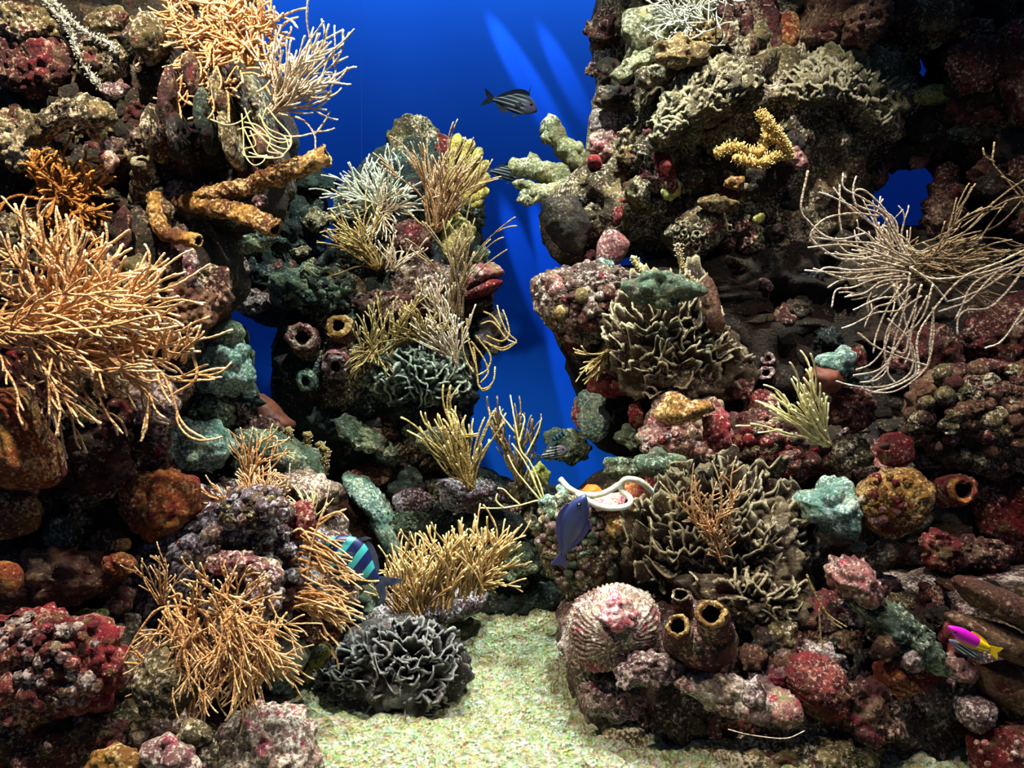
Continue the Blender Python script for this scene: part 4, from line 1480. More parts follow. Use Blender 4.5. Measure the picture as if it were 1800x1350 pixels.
r_('live_rock', 'maroon crust left of the pale pink cone', 'rock', [(1020, 450), (1038, 432), (1050, 445), (1042, 475), (1022, 478)], 'maroon', D=3.9)
r_('dark_rock', 'smooth dark brown cliff under the stubby finger coral', 'rock', [(952, 352), (1010, 345), (1040, 400), (1020, 450), (985, 440), (958, 400)], 'cliff', D=3.86, T=.14, kind='smooth')
lettuce('ruffled_coral', 'ruffled olive coral at the top middle of the reef head, left of the yellow arms',
        [(1148, 262), (1150, 215), (1180, 165), (1235, 110), (1290, 105), (1330, 130), (1332, 165), (1290, 195), (1240, 215), (1195, 250)],
        'ridged', 110, 20, 48, 12, angs=(25, 40, 10, 30, 80), off=-.1, th=4.0, up=1.0, wave=1.1)
lettuce('ruffled_coral', 'large ruffled pale olive coral right of the yellow arms',
        [(1360, 175), (1385, 130), (1420, 95), (1480, 82), (1540, 98), (1578, 140), (1586, 200), (1568, 245), (1520, 225), (1480, 190), (1400, 192)],
        'ridged', 120, 20, 52, 13, angs=(20, 0, -20, -45, 60), off=-.12, th=4.2, up=1.0, wave=1.1)
for i, (a, b_, lb) in enumerate([((1262, -30), (1285, 85), 'leftmost crusted maroon pillar at the top edge'), ((1290, -30), (1325, 95), 'second maroon pillar from the left at the top edge'),
                                 ((1318, -30), (1348, 105), 'third maroon pillar from the left at the top edge'), ((1345, -30), (1368, 110), 'rightmost maroon pillar at the top edge')]):
    stub('rock_pillar', lb, [([(a[0], a[1], 0), ((a[0] + b_[0]) / 2, (a[1] + b_[1]) / 2, -.02), (b_[0], b_[1], 0)], 15, 11)], 'maroon', 3.68 - .03 * (i % 2), cat='rock', part='shaft')
r_('live_rock', 'orange and yellow crust right of the maroon pillars', 'rock', ell(1388, 52, 20, 36), 'orange', off=-.1, kind='smooth')
r_('live_rock', 'wide orange brown rock plate at the top edge', 'rock', [(1398, 85), (1408, 40), (1420, -10), (1480, -40), (1570, -40), (1560, 25), (1540, 80), (1480, 95), (1430, 92)], 'brownpink', off=-.14, T=.12)
r_('live_rock', 'orange crusted right half of the rock plate at the top edge', 'rock', [(1490, 20), (1540, -10), (1568, 10), (1550, 60), (1520, 88), (1485, 70)], 'brownpink', off=-.04, T=.09)
r_('live_rock', 'olive brown ribbed rock above the star shaped blue gap', 'rock', ell(1655, 26, 50, 34, -15), 'olive', off=-.05)
r_('live_rock', 'arched brown rock right of the star shaped blue gap', 'rock', [(1672, 130), (1680, 80), (1720, 60), (1760, 80), (1765, 130), (1740, 160), (1700, 160)], 'maroon', off=-.12)
r_('live_rock', 'reddish brown column in the top right corner', 'rock', [(1755, 50), (1790, 35), (1840, 60), (1840, 230), (1790, 220), (1765, 150)], 'maroon', off=-.12)
r_('live_rock', 'cracked yellow ledge under the star shaped blue gap', 'rock', [(1590, 166), (1630, 154), (1668, 156), (1700, 152), (1690, 178), (1655, 195), (1600, 184)], 'lime', D=3.82, T=.09)
r_('live_rock', 'dim grey brown rock under the cracked yellow ledge', 'rock', ell(1650, 230, 50, 34), 'dark', off=-.08)
r_('live_rock', 'red crusted rock leg left of the lower blue gap', 'rock', [(1532, 280), (1548, 268), (1566, 275), (1560, 315), (1545, 335), (1532, 320)], 'maroon', D=3.85)
r_('live_rock', 'small pale pink rock right of the red crusted leg', 'rock', ell(1618, 275, 20, 24), 'pinkish', D=3.85)
r_('live_rock', 'reddish upright rock right of the lower blue gap', 'rock', [(1648, 292), (1685, 292), (1680, 330), (1690, 380), (1675, 412), (1640, 412), (1626, 385), (1640, 340)], 'maroon', D=3.8, kind='knob')
strand('feather_arm_coral', 'upper yellow fringed arm with a blunt raised tip', [(1334, 196, -.04), (1350, 218, -.05), (1366, 240, -.03), (1380, 262, 0), (1384, 278, .04)], 'armyellow', 9, 3.5, fuzz=230, fuzz_len=7)
strand('feather_arm_coral', 'long lower yellow fringed arm lying to the left', [(1258, 272, -.05), (1275, 262, -.05), (1295, 258, -.04), (1315, 268, -.03), (1335, 266, -.02), (1346, 248, .02), (1350, 232, .1), (1352, 226, .2)], 'armyellow', 7.5, 3.5, fuzz=230, fuzz_len=7)
strand('feather_arm_coral', 'short yellow fringed arm curled beneath the long one', [(1290, 276, -.06), (1315, 286, -.07), (1340, 286, -.06), (1362, 276, -.02), (1378, 268, .05), (1384, 264, .12)], 'armyellow', 7.5, 3.5, fuzz=190, fuzz_len=8)
r_('live_rock', 'pink and yellow lump holding the yellow arms', 'rock', [(1384, 262), (1400, 258), (1418, 280), (1422, 296), (1404, 298), (1386, 285)], 'pinkish', D=3.55)
r_('live_rock', 'dark rock bracket behind the yellow arms', 'rock', ell(1388, 262, 24, 30), 'dark', D=3.62)
r_('live_rock', 'small orange crust in the shade below the yellow arms', 'rock', ell(1290, 322, 20, 12), 'gold', off=-.05)
r_('live_rock', 'ochre rough crest above the honeycomb boulder', 'rock', ell(1262, 358, 36, 14, -4), 'tawny', off=-.14)
knobby('honeycomb_coral', 'brown boulder coral with ring shaped polyps on its left face', [(1162, 412), (1190, 380), (1220, 366), (1272, 372), (1276, 410), (1252, 438), (1220, 462), (1188, 448)],
       'olive', 34, 5, 8, ['rimpale', 'olive'], part='polyp', D=3.78, T=.16, kind='pit')
r_('live_rock', 'tiny pale star crust on the dark wall', 'rock', ell(1334, 384, 9, 11), 'lime', D=3.72, T=.03)
r_('live_rock', 'small lilac pebble crust on the dark wall', 'rock', [(1330, 492), (1342, 488), (1362, 505), (1355, 512), (1340, 505)], 'lilac', D=3.72, T=.03)
r_('live_rock', 'dim pinkish crust above the small lilac one', 'rock', ell(1358, 468, 18, 12), 'brownpink', D=3.78, T=.04)

# ---- right middle
knobby('live_rock', 'pink and cream crusted rock head jutting into the blue gap',
       [(945, 492), (975, 482), (1010, 478), (1050, 470), (1090, 478), (1110, 505), (1095, 555), (1060, 590), (1020, 600), (985, 592), (962, 560), (945, 525)],
       'crust', 64, 6, 14, ['lilac', 'pinkish', 'crust', 'maroon', 'crust', 'tawny'], cat='rock', D=3.75, T=.22, up=.5, kind='live', sub=6)
r_('live_rock', 'pale teal cap on the pink and cream rock head', 'rock', ell(1058, 468, 22, 13), 'aqua', D=3.72)
r_('live_rock', 'crimson and olive lump under the rock head', 'rock', [(985, 590), (1015, 585), (1040, 600), (1030, 625), (1000, 620)], 'crimson', D=3.85)
r_('live_rock', 'maroon knobbly rock below the small tan tuft', 'rock', [(1032, 660), (1060, 648), (1100, 655), (1112, 685), (1080, 702), (1040, 690)], 'crimson', off=-.2, kind='knob')
r_('live_rock', 'dark brown cliff face below the rock head', 'rock', [(985, 600), (1050, 605), (1060, 650), (1030, 650), (1010, 640)], 'dark', D=3.95, kind='smooth')
lettuce('cabbage_coral', 'broad dark cabbage coral with pale rims in the middle of the right reef',
        [(1062, 575), (1090, 520), (1140, 490), (1200, 490), (1250, 530), (1275, 580), (1305, 630), (1318, 660), (1280, 700), (1200, 705), (1120, 690), (1070, 640)],
        'ridgedbrown', 75, 28, 66, 28, angs=(0, 15, 60, -20, 90), off=-.12, T=.2, wave=1.2, th=3.4, up=.9, kind='live')
r_('live_rock', 'mottled green and pink rock top above the cabbage coral', 'rock', [(1095, 500), (1150, 478), (1210, 490), (1240, 515), (1180, 540), (1110, 530)], 'teal', off=-.24, kind='knob')
r_('live_rock', 'pinkish upright ridge at the right edge of the cabbage coral', 'rock', [(1228, 500), (1246, 482), (1260, 505), (1268, 550), (1276, 575), (1250, 585), (1236, 550)], 'brownpink', off=-.22, kind='column')
r_('live_rock', 'crimson topped small rock under the cabbage coral, right end', 'rock', [(1282, 665), (1300, 652), (1325, 668), (1318, 700), (1290, 705)], 'pinkish', off=-.2)
tube_sponge('tube_sponge', 'small tube sponge with white lip on the dark wall, upper one', [(1350, 645, .08), (1350, 638, 0), (1350, 630, -.04)], 13, 12, 'maroon', D=3.72, rim='lilac', hole=.45)
tube_sponge('tube_sponge', 'small tube sponge with white lip on the dark wall, just below another', [(1348, 670, .08), (1347, 663, 0), (1346, 655, -.04)], 14, 14, 'maroon', D=3.7, rim='lilac', hole=.45)
tube_sponge('tube_sponge', 'cup sponge with pale teal lip left of the olive fan of whips', [(1356, 762, .08), (1356, 756, 0), (1355, 750, -.04)], 18, 17, 'maroon', D=3.6, rim='aqua', hole=.45)
r_('brown_sponge', 'reddish brown cup shaped sponge under the sprawling sea whip', 'sponge', [(1418, 658), (1432, 645), (1468, 645), (1478, 668), (1468, 690), (1436, 690)], 'smoothbrown', D=3.25, T=.09, kind='smooth')
r_('live_rock', 'turquoise and crimson crust on top of the brown cup sponge', 'rock', [(1440, 625), (1480, 612), (1515, 620), (1510, 650), (1475, 660), (1445, 645)], 'aqua', D=3.22, kind='knob')
r_('live_rock', 'crimson crust beside the turquoise one', 'rock', ell(1508, 632, 15, 24), 'crimson', D=3.2)
r_('brain_coral', 'upper pale striated dome coral at the edge of the blue gap', 'coral', ell(1040, 706, 27, 24), 'aqua', D=3.85, kind='striate')
r_('brain_coral', 'lower pale striated dome coral at the edge of the blue gap', 'coral', ell(1044, 742, 28, 36, 10), 'aqua', D=3.8, kind='striate')
r_('live_rock', 'pink rock between the two striated domes and the dark cliff', 'rock', ell(1024, 725, 18, 32), 'pinkish', D=3.88)
knobby('live_rock', 'large yellow topped crimson rock in the right middle', [(1125, 765), (1150, 730), (1168, 690), (1190, 688), (1205, 705), (1245, 700), (1275, 730), (1290, 775), (1270, 815), (1220, 828), (1160, 820), (1130, 795)],
       'pinkish', 30, 6, 11, ['pinkish', 'crimson', 'lilac'], cat='rock', off=-.3, T=.2, sub=6)
r_('live_rock', 'golden yellow crest on the large crimson rock', 'rock', [(1150, 735), (1165, 700), (1185, 690), (1205, 708), (1240, 702), (1262, 718), (1230, 735), (1190, 745)], 'gold', off=-.42, T=.12)
r_('live_rock', 'crimson round side of the yellow topped rock', 'rock', [(1235, 735), (1262, 722), (1282, 745), (1285, 780), (1255, 795), (1235, 770)], 'crimson', off=-.36)
r_('live_rock', 'green flecked rock left of the yellow topped rock', 'rock', [(1078, 770), (1100, 745), (1130, 745), (1140, 775), (1110, 790)], 'teal', off=-.2)
r_('live_rock', 'small maroon rock above the green flecked rock', 'rock', ell(1118, 728, 14, 22), 'crimson', off=-.2)
r_('live_rock', 'mottled green rock under the yellow topped rock', 'rock', ell(1160, 815, 44, 20), 'teal', off=-.2, kind='knob')
knobby('live_rock', 'mottled crimson and olive rock slope left of the olive fan of whips', [(1285, 730), (1330, 720), (1400, 740), (1460, 770), (1460, 820), (1400, 850), (1330, 845), (1285, 800)],
       'maroon', 40, 6, 12, ['maroon', 'olive', 'lilac', 'crimson'], cat='rock', off=-.16, T=.16)
r_('live_rock', 'orange red crust above the mottled slope', 'rock', ell(1340, 715, 26, 30), 'crimson', off=-.2)
r_('live_rock', 'pale flake at the foot of the olive fan of whips', 'rock', ell(1482, 762, 16, 8, 20), 'lilac', D=3.15)
r_('live_rock', 'brown green mossy rock right of the olive fan of whips', 'rock', [(1440, 790), (1480, 770), (1525, 785), (1530, 815), (1480, 830), (1445, 820)], 'olive', off=-.2, kind='knob')
r_('live_rock', 'dark post with pale edge beside the sprawling sea whip', 'rock', [(1462, 700), (1480, 680), (1530, 685), (1540, 740), (1500, 760), (1462, 740)], 'maroon', D=3.3)

# ---- right, foreground slope
ps_, _ = r_('ball_sponge', 'crimson round sponge with a small dark pore, upper one of three', 'sponge', [(1538, 790), (1550, 765), (1580, 758), (1605, 775), (1605, 810), (1580, 825), (1550, 815)], 'crimson', D=2.95, kind='smooth')
rock('pore', None, None, ell(1556, 785, 7, 5), 'inner', D=2.84, T=.02, parent=ps_)
knobby('boulder_sponge', 'yellow and crimson pitted ball sponge right of the turquoise rock', [(1508, 880), (1520, 850), (1548, 830), (1600, 822), (1630, 850), (1625, 890), (1600, 930), (1560, 945), (1525, 925)],
       'gold', 30, 5, 9, ['gold', 'pinkish', 'crimson'], cat='sponge', D=2.9, T=.14, kind='pit', sub=6, push=.0)
tube_sponge('tube_sponge', 'dim orange red barrel sponge with round lip at the right', [(1665, 862, .12), (1680, 862, .02), (1694, 862, -.05)], 28, 26, 'crimson', D=2.9, rim='orange', hole=.5)
r_('live_rock', 'crimson speckled sponge rock below the barrel with round lip', 'rock', ell(1655, 970, 34, 36), 'crimson', off=-.22)
knobby('knobby_coral', 'dim brown knobbly coral bank at the right edge', [(1600, 700), (1640, 650), (1720, 640), (1860, 640), (1860, 830), (1720, 830), (1640, 800), (1600, 760)],
       'brownpink', 70, 10, 18, ['brownpink', 'olive', 'maroon'], off=-.2, up=.4, T=.2)
r_('live_rock', 'red brown rock slope behind the sprawling sea whip, right edge', 'rock', [(1700, 540), (1860, 500), (1860, 660), (1740, 660), (1690, 610)], 'maroon', off=-.15)
r_('live_rock', 'brown rock slope under the trailing whips', 'rock', [(1560, 580), (1640, 570), (1700, 600), (1690, 670), (1600, 690), (1550, 640)], 'maroon', off=-.02)
r_('live_rock', 'deep crimson rock at the right edge above the slabs', 'rock', [(1720, 850), (1860, 820), (1860, 960), (1780, 990), (1720, 930)], 'crimson', off=-.15)
r_('live_rock', 'dim maroon ledge with orange rim above the slabs', 'rock', [(1640, 985), (1700, 940), (1780, 960), (1770, 1000), (1700, 1000), (1660, 1010)], 'maroon', off=-.22)
r_('rock_slab', 'upper long pinkish brown slab sloping to the right edge', 'rock', [(1672, 1022), (1690, 1010), (1740, 1025), (1860, 1085), (1860, 1130), (1780, 1100), (1710, 1065)], 'brownpink', D=2.62, T=.09, kind='smooth', sub=6)
r_('rock_slab', 'lower long brown slab under the black gap at the right edge', 'rock', [(1660, 1080), (1690, 1078), (1780, 1105), (1860, 1145), (1860, 1180), (1780, 1165), (1700, 1125)], 'brownpink', D=2.62, T=.09, kind='smooth', sub=6)
r_('rock_slab', 'brown rock under the magenta and yellow fish', 'rock', [(1715, 1175), (1780, 1165), (1860, 1175), (1860, 1260), (1780, 1250), (1720, 1215)], 'brownpink', D=2.65, T=.09, kind='smooth')
r_('live_rock', 'white and crimson crusted rock end on the diagonal ridge', 'rock', [(1462, 1015), (1475, 985), (1505, 978), (1525, 1005), (1545, 1055), (1510, 1062), (1480, 1045)], 'pinkish', D=2.72, T=.12)
r_('live_rock', 'grey green diagonal rock ridge pointing down to the right', 'rock', [(1490, 1060), (1545, 1058), (1590, 1075), (1630, 1110), (1652, 1150), (1640, 1180), (1590, 1150), (1540, 1110)], 'teal', D=2.72, T=.13, sub=6)
r_('live_rock', 'crimson streaked end of the diagonal ridge', 'rock', [(1640, 1150), (1680, 1150), (1712, 1175), (1700, 1195), (1660, 1190)], 'pinkish', D=2.66, T=.06)
r_('lobe_sponge', 'shiny maroon sponge bud on the diagonal ridge', 'sponge', [(1532, 1140), (1545, 1118), (1568, 1116), (1582, 1135), (1570, 1155), (1545, 1160)], 'maroon', D=2.62, kind='smooth')
r_('live_rock', 'small pink white shell rock below the maroon bud', 'rock', ell(1604, 1160, 22, 20), 'lilac', D=2.62)
r_('live_rock', 'crumbly orange and white rock under the maroon bud', 'rock', [(1535, 1175), (1570, 1165), (1600, 1195), (1616, 1215), (1590, 1222), (1550, 1210)], 'orange', D=2.66, kind='knob')
r_('algae_rock', 'bright turquoise crusted rock right of the wavy cabbage coral', 'rock', [(1402, 880), (1430, 862), (1460, 840), (1495, 855), (1500, 900), (1498, 935), (1460, 940), (1425, 915)], 'aqua', D=2.98, T=.13, kind='knob', sub=6)
r_('live_rock', 'crimson edge right of the bright turquoise rock', 'rock', [(1492, 890), (1508, 900), (1515, 950), (1500, 960), (1490, 930)], 'crimson', D=3.0)
r_('live_rock', 'small teal knob under the bright turquoise rock', 'rock', ell(1512, 960, 15, 11), 'aqua', D=2.95)
lettuce('cabbage_coral', 'big wavy cabbage coral with pale ruffled rims, centre right',
        [(1120, 940), (1140, 880), (1180, 835), (1240, 830), (1320, 828), (1370, 850), (1410, 900), (1432, 960), (1420, 1030), (1370, 1080), (1290, 1070), (1200, 1030), (1140, 1000)],
        'ridgedbrown', 120, 44, 100, 32, angs=(0, 8, -12, 20, 75), off=-.25, T=.26, wave=1.3, th=3.6, up=1.1, kind='live')
lettuce('ruffled_coral', 'dim crinkled coral below the big wavy cabbage coral', [(1180, 1010), (1260, 1010), (1340, 1020), (1420, 1030), (1440, 1080), (1400, 1120), (1310, 1090), (1230, 1060)],
        'ridgedbrown', 40, 22, 48, 18, angs=(0, 90, 45), off=.02, T=.14, wave=1.0, up=.6, th=4)
root_, inf_ = knobby('cauliflower_coral', 'cauliflower coral with pale green finger tips around the blue fish',
       [(950, 900), (985, 870), (1040, 870), (1090, 900), (1105, 950), (1095, 1010), (1060, 1045), (1010, 1060), (975, 1010), (945, 960)],
       'olive', 130, 5, 9, ['ridged', 'teal', 'lilac', 'olive'], part='finger', tall=1.7, up=.35, push=.9, off=-.16, T=.2, mind=9)
stub('mushroom_coral', 'pale mushroom topped stalk left of the wavy cabbage coral', [([(1106, 1020, .05), (1104, 990), (1103, 950)], 10, 15), ([(1088, 938, 0), (1103, 934, -.02), (1118, 938, 0)], 15, 15)], 'ridgedbrown', 3.2)
stub('mushroom_coral', 'shorter green topped stalk in front of the cauliflower coral', [([(1078, 1025, .05), (1078, 985)], 12, 17)], 'teal', 3.25)
r_('live_rock', 'pink and white crusted lump held in the loop of the white rope coral', 'rock', [(1030, 880), (1055, 872), (1090, 868), (1098, 880), (1085, 895), (1050, 895)], 'hotpink', D=3.22, T=.08)
r_('lobe_sponge', 'vivid orange smooth sponge above the white rope coral', 'sponge', [(1022, 862), (1034, 852), (1048, 852), (1062, 864), (1050, 872), (1028, 872)], 'spongeorange', D=3.26, T=.06, kind='smooth')
r_('boulder_sponge', 'yellow orange pitted rock under the right end of the rope coral', 'sponge', [(1090, 858), (1115, 842), (1140, 850), (1150, 875), (1130, 900), (1095, 895)], 'orange', D=3.3, T=.09, kind='pit')
r_('live_rock', 'brown pitted lump below the loop of the rope coral', 'rock', [(1060, 905), (1100, 892), (1128, 912), (1122, 940), (1080, 945), (1062, 930)], 'gold', D=3.25, T=.1, kind='pit')
r_('algae_rock', 'pale turquoise lumps left of the blue fish', 'rock', [(948, 880), (962, 868), (990, 872), (1000, 885), (980, 900), (955, 900)], 'aqua', D=3.4)
r_('algae_rock', 'small turquoise lump behind the head of the blue fish', 'rock', ell(990, 866, 12, 14), 'aqua', D=3.45)
dome_, _ = r_('brain_coral', 'large round coral head with a bright pink crown beside the sand', 'coral', [(1000, 1092), (1012, 1060), (1050, 1040), (1095, 1032), (1140, 1045), (1158, 1075), (1155, 1110), (1130, 1140), (1080, 1165), (1030, 1172), (1004, 1140)],
   'domepink', D=2.92, T=.2, kind='striate', sub=6)
rock('pink_crust', None, None, [(1062, 1065), (1080, 1048), (1104, 1048), (1118, 1075), (1112, 1102), (1080, 1108), (1052, 1090)], 'hotpink', D=2.73, T=.035, kind='live', parent=dome_)
SURF.pop()
tube_sponge('tube_sponge', 'left golden lipped barrel sponge of the brown trio', [(1196, 1135, .12), (1194, 1118, .02), (1191, 1100, -.06)], 26, 21, 'maroon', D=2.62, hole=.6)
tube_sponge('tube_sponge', 'largest golden lipped barrel sponge, right of the brown trio', [(1258, 1125, .14), (1254, 1098, .02), (1250, 1078, -.06)], 36, 27, 'maroon', D=2.62, hole=.55)
tube_sponge('tube_sponge', 'smaller rearmost barrel sponge of the brown trio', [(1203, 1085, .1), (1201, 1065, .02), (1198, 1045, -.02)], 17, 16, 'maroon', D=2.72, rim='rimpale', hole=.72)
r_('boulder_sponge', 'dark maroon round body joining the barrel sponges', 'sponge', [(1165, 1110), (1200, 1090), (1260, 1085), (1292, 1110), (1290, 1150), (1250, 1180), (1195, 1165), (1168, 1140)], 'maroon', D=2.74, T=.12, kind='smooth')
r_('live_rock', 'pale crusted shoulder rock below the round coral head', 'rock', [(1080, 1180), (1110, 1155), (1150, 1150), (1200, 1165), (1200, 1190), (1140, 1210), (1090, 1205)], 'lilac', off=-.14)
r_('live_rock', 'long pale crusted ridge running right across the boulder', 'rock', [(1180, 1200), (1230, 1185), (1300, 1195), (1360, 1230), (1370, 1265), (1310, 1265), (1240, 1240)], 'domepink', off=-.12)
r_('live_rock', 'pinkish crusted bulge on the left side of the boulder', 'rock', [(1020, 1200), (1070, 1195), (1130, 1215), (1140, 1250), (1080, 1265), (1030, 1250)], 'lilac', off=-.06)
r_('live_rock', 'smooth shaded foot of the big boulder by the sand', 'rock', [(1055, 1280), (1120, 1270), (1180, 1300), (1200, 1400), (1120, 1420), (1070, 1340)], 'olive', off=-.06, kind='smooth')
r_('live_rock', 'grey edge of the boulder overlooking the sand', 'rock', [(980, 1130), (1000, 1105), (1012, 1130), (1015, 1180), (996, 1170)], 'lilac', D=3.05)
r_('shell_coral', 'crimson ribbed dome with pale crown, the larger of a pair', 'coral', [(1378, 1185), (1395, 1155), (1430, 1150), (1470, 1165), (1490, 1200), (1478, 1245), (1440, 1262), (1400, 1240)], 'crimson', D=2.72, T=.14, kind='striate')
r_('shell_coral', 'smaller pale topped crimson dome just left of the ribbed one', 'coral', ell(1374, 1243, 34, 28), 'pinkish', D=2.68, T=.1, kind='striate')
r_('shell_coral', 'pale fan ribbed shell left of the crimson ribbed dome', 'coral', ell(1368, 1178, 28, 22, -15), 'lilac', D=2.8, T=.08, kind='striate')
r_('live_rock', 'white crusted knobs left of the smaller crimson dome', 'rock', [(1310, 1200), (1335, 1190), (1348, 1220), (1350, 1265), (1320, 1262)], 'lilac', off=-.15, kind='knob')
r_('live_rock', 'dim green brown rock along the bottom edge, right of centre', 'rock', [(1250, 1310), (1400, 1290), (1540, 1290), (1560, 1400), (1260, 1420)], 'olive', off=-.08)
r_('live_rock', 'shaded brown maroon rock between the domes and the dark gap', 'rock', [(1480, 1200), (1540, 1190), (1580, 1240), (1590, 1290), (1530, 1310), (1480, 1280)], 'maroon', off=-.1)
r_('shell_coral', 'grey striped fan coral beside the black gap', 'coral', [(1685, 1230), (1720, 1222), (1745, 1235), (1738, 1268), (1710, 1285), (1688, 1270)], 'lilac', D=2.62, T=.07, kind='striate')
knobby('boulder_sponge', 'deep red sponge with pale spots in the bottom right corner', [(1705, 1300), (1730, 1278), (1790, 1270), (1860, 1270), (1860, 1400), (1720, 1400)], 'crimson', 14, 4, 7, ['pinkish'], cat='sponge', D=2.62, T=.1, kind='smooth', part='spot', push=-.2)
plainmat('chainwhite', (150, 150, 138), (110, 110, 104), 90, .7, 1.0, tip=(186, 190, 180))
plainmat('bushwhip', (196, 162, 112), (150, 120, 80), 90, .7, 1.0, tip=(222, 200, 140))

# ================================================================ whip corals and other branching things
W_ = whips
W_('sea_fan', 'tan lacy sea fan spreading along the top edge, upper left', (440, 112), 20, 95, 90, 135, 'tanwhip', r=3.4, D=2.95, twigs=10, twl=.34, curl=.01, wob=.10, dz=.10, tw_ang=1.15)
W_('sea_fan', 'flat tan net of the sea fan lying toward the top left', (420, 85), 16, 150, 50, 175, 'tanwhip', r=3.0, D=2.92, twigs=10, twl=.28, wob=.09, dz=.10, bend_to=math.radians(160), bend=.04, fwd=0, tw_ang=1.2)
W_('sea_whip', 'white tipped bushy whip coral fanning right into the blue water', (478, 195), 17, 38, 70, 135, 'palewhip', r=2.8, D=2.95, twigs=6, twl=.5, wob=.04, dz=.3, bend_to=math.radians(80), bend=.03)
traced('sea_whip', 'few long white whips arching highest against the blue water', [[(490, 130), (545, 85), (603, 52)], [(603, 52), (602, 80), (590, 108), (575, 122)], [(535, 120), (565, 90), (577, 45)], [(540, 118), (585, 95), (588, 45)],
       [(585, 95), (590, 130), (580, 160)], [(490, 200), (530, 210), (552, 235), (555, 262)], [(552, 238), (570, 215), (580, 196)], [(552, 232), (575, 230), (588, 226)], [(500, 240), (525, 240), (548, 235)], [(560, 180), (590, 165), (600, 155)]],
       'palewhip', 2.6, 2.94)
traced('curly_whip', 'tangle of thin cream threads curling above the longest pipe sponge', [
    [(418, 228), (440, 225), (470, 250), (505, 262), (512, 240)], [(430, 190), (440, 215), (460, 240), (480, 262), (500, 274), (470, 278), (438, 268)], [(425, 200), (428, 240), (430, 270), (445, 290), (462, 285), (468, 272)],
    [(470, 190), (490, 215), (508, 235), (512, 255), (495, 275)], [(468, 190), (462, 215), (480, 240), (510, 246)], [(370, 210), (400, 220), (425, 212), (440, 195)], [(440, 230), (450, 255), (430, 262), (432, 275), (480, 276)],
    [(430, 215), (455, 222), (475, 245), (470, 265), (490, 270)], [(436, 240), (460, 236), (490, 250), (512, 248)], [(428, 225), (440, 250), (452, 272), (470, 274)], [(455, 200), (470, 225), (500, 240), (508, 262)]],
    'lemonwhip', 1.9, 2.82, bead=.1)
strand('beaded_chain', 'longer chain of white beads hanging from the top left corner', [(70, -10), (95, 20), (122, 48), (132, 78), (145, 110), (160, 132), (178, 155)], 'chainwhite', 4.6, 2.85, fuzz=170, fuzz_len=6, fuzz_mat='chainwhite')
strand('beaded_chain', 'second white beaded chain, forking toward the right rock', [(80, -5), (105, 15), (135, 45), (165, 65), (195, 78), (205, 95)], 'chainwhite', 4.6, 2.85, fuzz=150, fuzz_len=6, fuzz_mat='chainwhite')
W_('sea_whip', 'dull orange bushy whip coral at the left edge', (120, 350), 30, 90, 250, 82, 'orangewhip', r=3.8, D=2.85, twigs=5, twl=.5, wob=.11, dz=.5, curl=.03, jit=16)
W_('sea_whip', 'orange tan tuft hanging under the bushy orange whip coral', (130, 375), 10, -60, 140, 70, 'orangewhip', r=2.6, D=2.8, twigs=3, wob=.06)
W_('sea_whip', 'huge tan whip coral at the left edge, upper bush', (110, 560), 34, 55, 120, 170, 'tanwhip', r=3.9, D=2.6, off=0, twigs=4, twl=.4, wob=.045, dz=.45, curl=.012, lv=.45, jit=22)
W_('sea_whip', 'huge tan whip coral at the left edge, branches streaming to the right', (60, 590), 34, 5, 55, 250, 'tanwhip', r=3.6, D=2.55, twigs=5, twl=.32, wob=.035, dz=.25, bend_to=math.radians(-25), bend=.02, jit=34, lv=.5)
W_('sea_whip', 'huge tan whip coral at the left edge, lower hanging branches', (60, 590), 22, -45, 70, 190, 'tanwhip', r=3.4, D=2.55, twigs=3, twl=.3, wob=.04, dz=.25, jit=36, bend_to=math.radians(-35), bend=.02)
W_('sea_whip', 'curled tan loops at the left edge of the huge whip coral', (70, 540), 14, 185, 70, 110, 'tanwhip', r=3.4, D=2.6, twigs=2, wob=.05, curl=.06, dz=.3, jit=20)
W_('sea_whip', 'short upright tan fingers on top of the streaming whips', (170, 590), 18, 75, 60, 70, 'tanwhip', r=3.6, D=2.52, base2=(330, 640), twigs=2, twl=.35, wob=.04, dz=.3, stem=False)
traced('sea_whip', 'single long tan whips hanging below the huge whip coral', [[(160, 640), (172, 690), (190, 730), (216, 762)], [(205, 640), (225, 690), (238, 718)], [(150, 560), (190, 590), (215, 630), (240, 650)], [(165, 500), (215, 545), (270, 590), (300, 620), (352, 618)],
       [(60, 570), (48, 620), (45, 660), (55, 700)], [(340, 625), (345, 665), (310, 690), (280, 710)]], 'tanwhip', 3.6, 2.5)
W_('sea_whip', 'pale brown upright twigs between the orange and the huge tan coral', (100, 480), 12, 85, 60, 85, 'brownwhip', r=3, D=2.75, twigs=2, wob=.04, jit=24, stem=False)

# middle tower
W_('sea_whip', 'spiky white green whip coral crowning the left of the middle tower', (668, 362), 34, 100, 210, 92, 'whitewhip', r=2.2, D=4.1, twigs=3, twl=.35, wob=.05, dz=.5, curl=.02)
W_('sea_whip', 'pale drooping skirt of the spiky white green whip coral', (668, 372), 20, -30, 200, 72, 'palewhip', r=2.0, D=4.05, twigs=2, wob=.08, dz=.4)
W_('sea_whip', 'feathery tan fan of straight whips in front of the yellow fan coral', (768, 405), 26, 78, 52, 135, 'fawnwhip', r=2.2, D=4.02, twigs=4, twl=.4, wob=.02, dz=.25, tw_ang=.35)
traced('sea_whip', 'sparse ochre branch reaching left below the feathery tan fan', [[(775, 392), (745, 402), (715, 418)], [(748, 400), (730, 385), (718, 372)], [(740, 404), (725, 425), (710, 432)], [(752, 398), (748, 370), (745, 345)], [(722, 412), (700, 415), (690, 425)]], 'olivewhip', 2.6, 4.0)
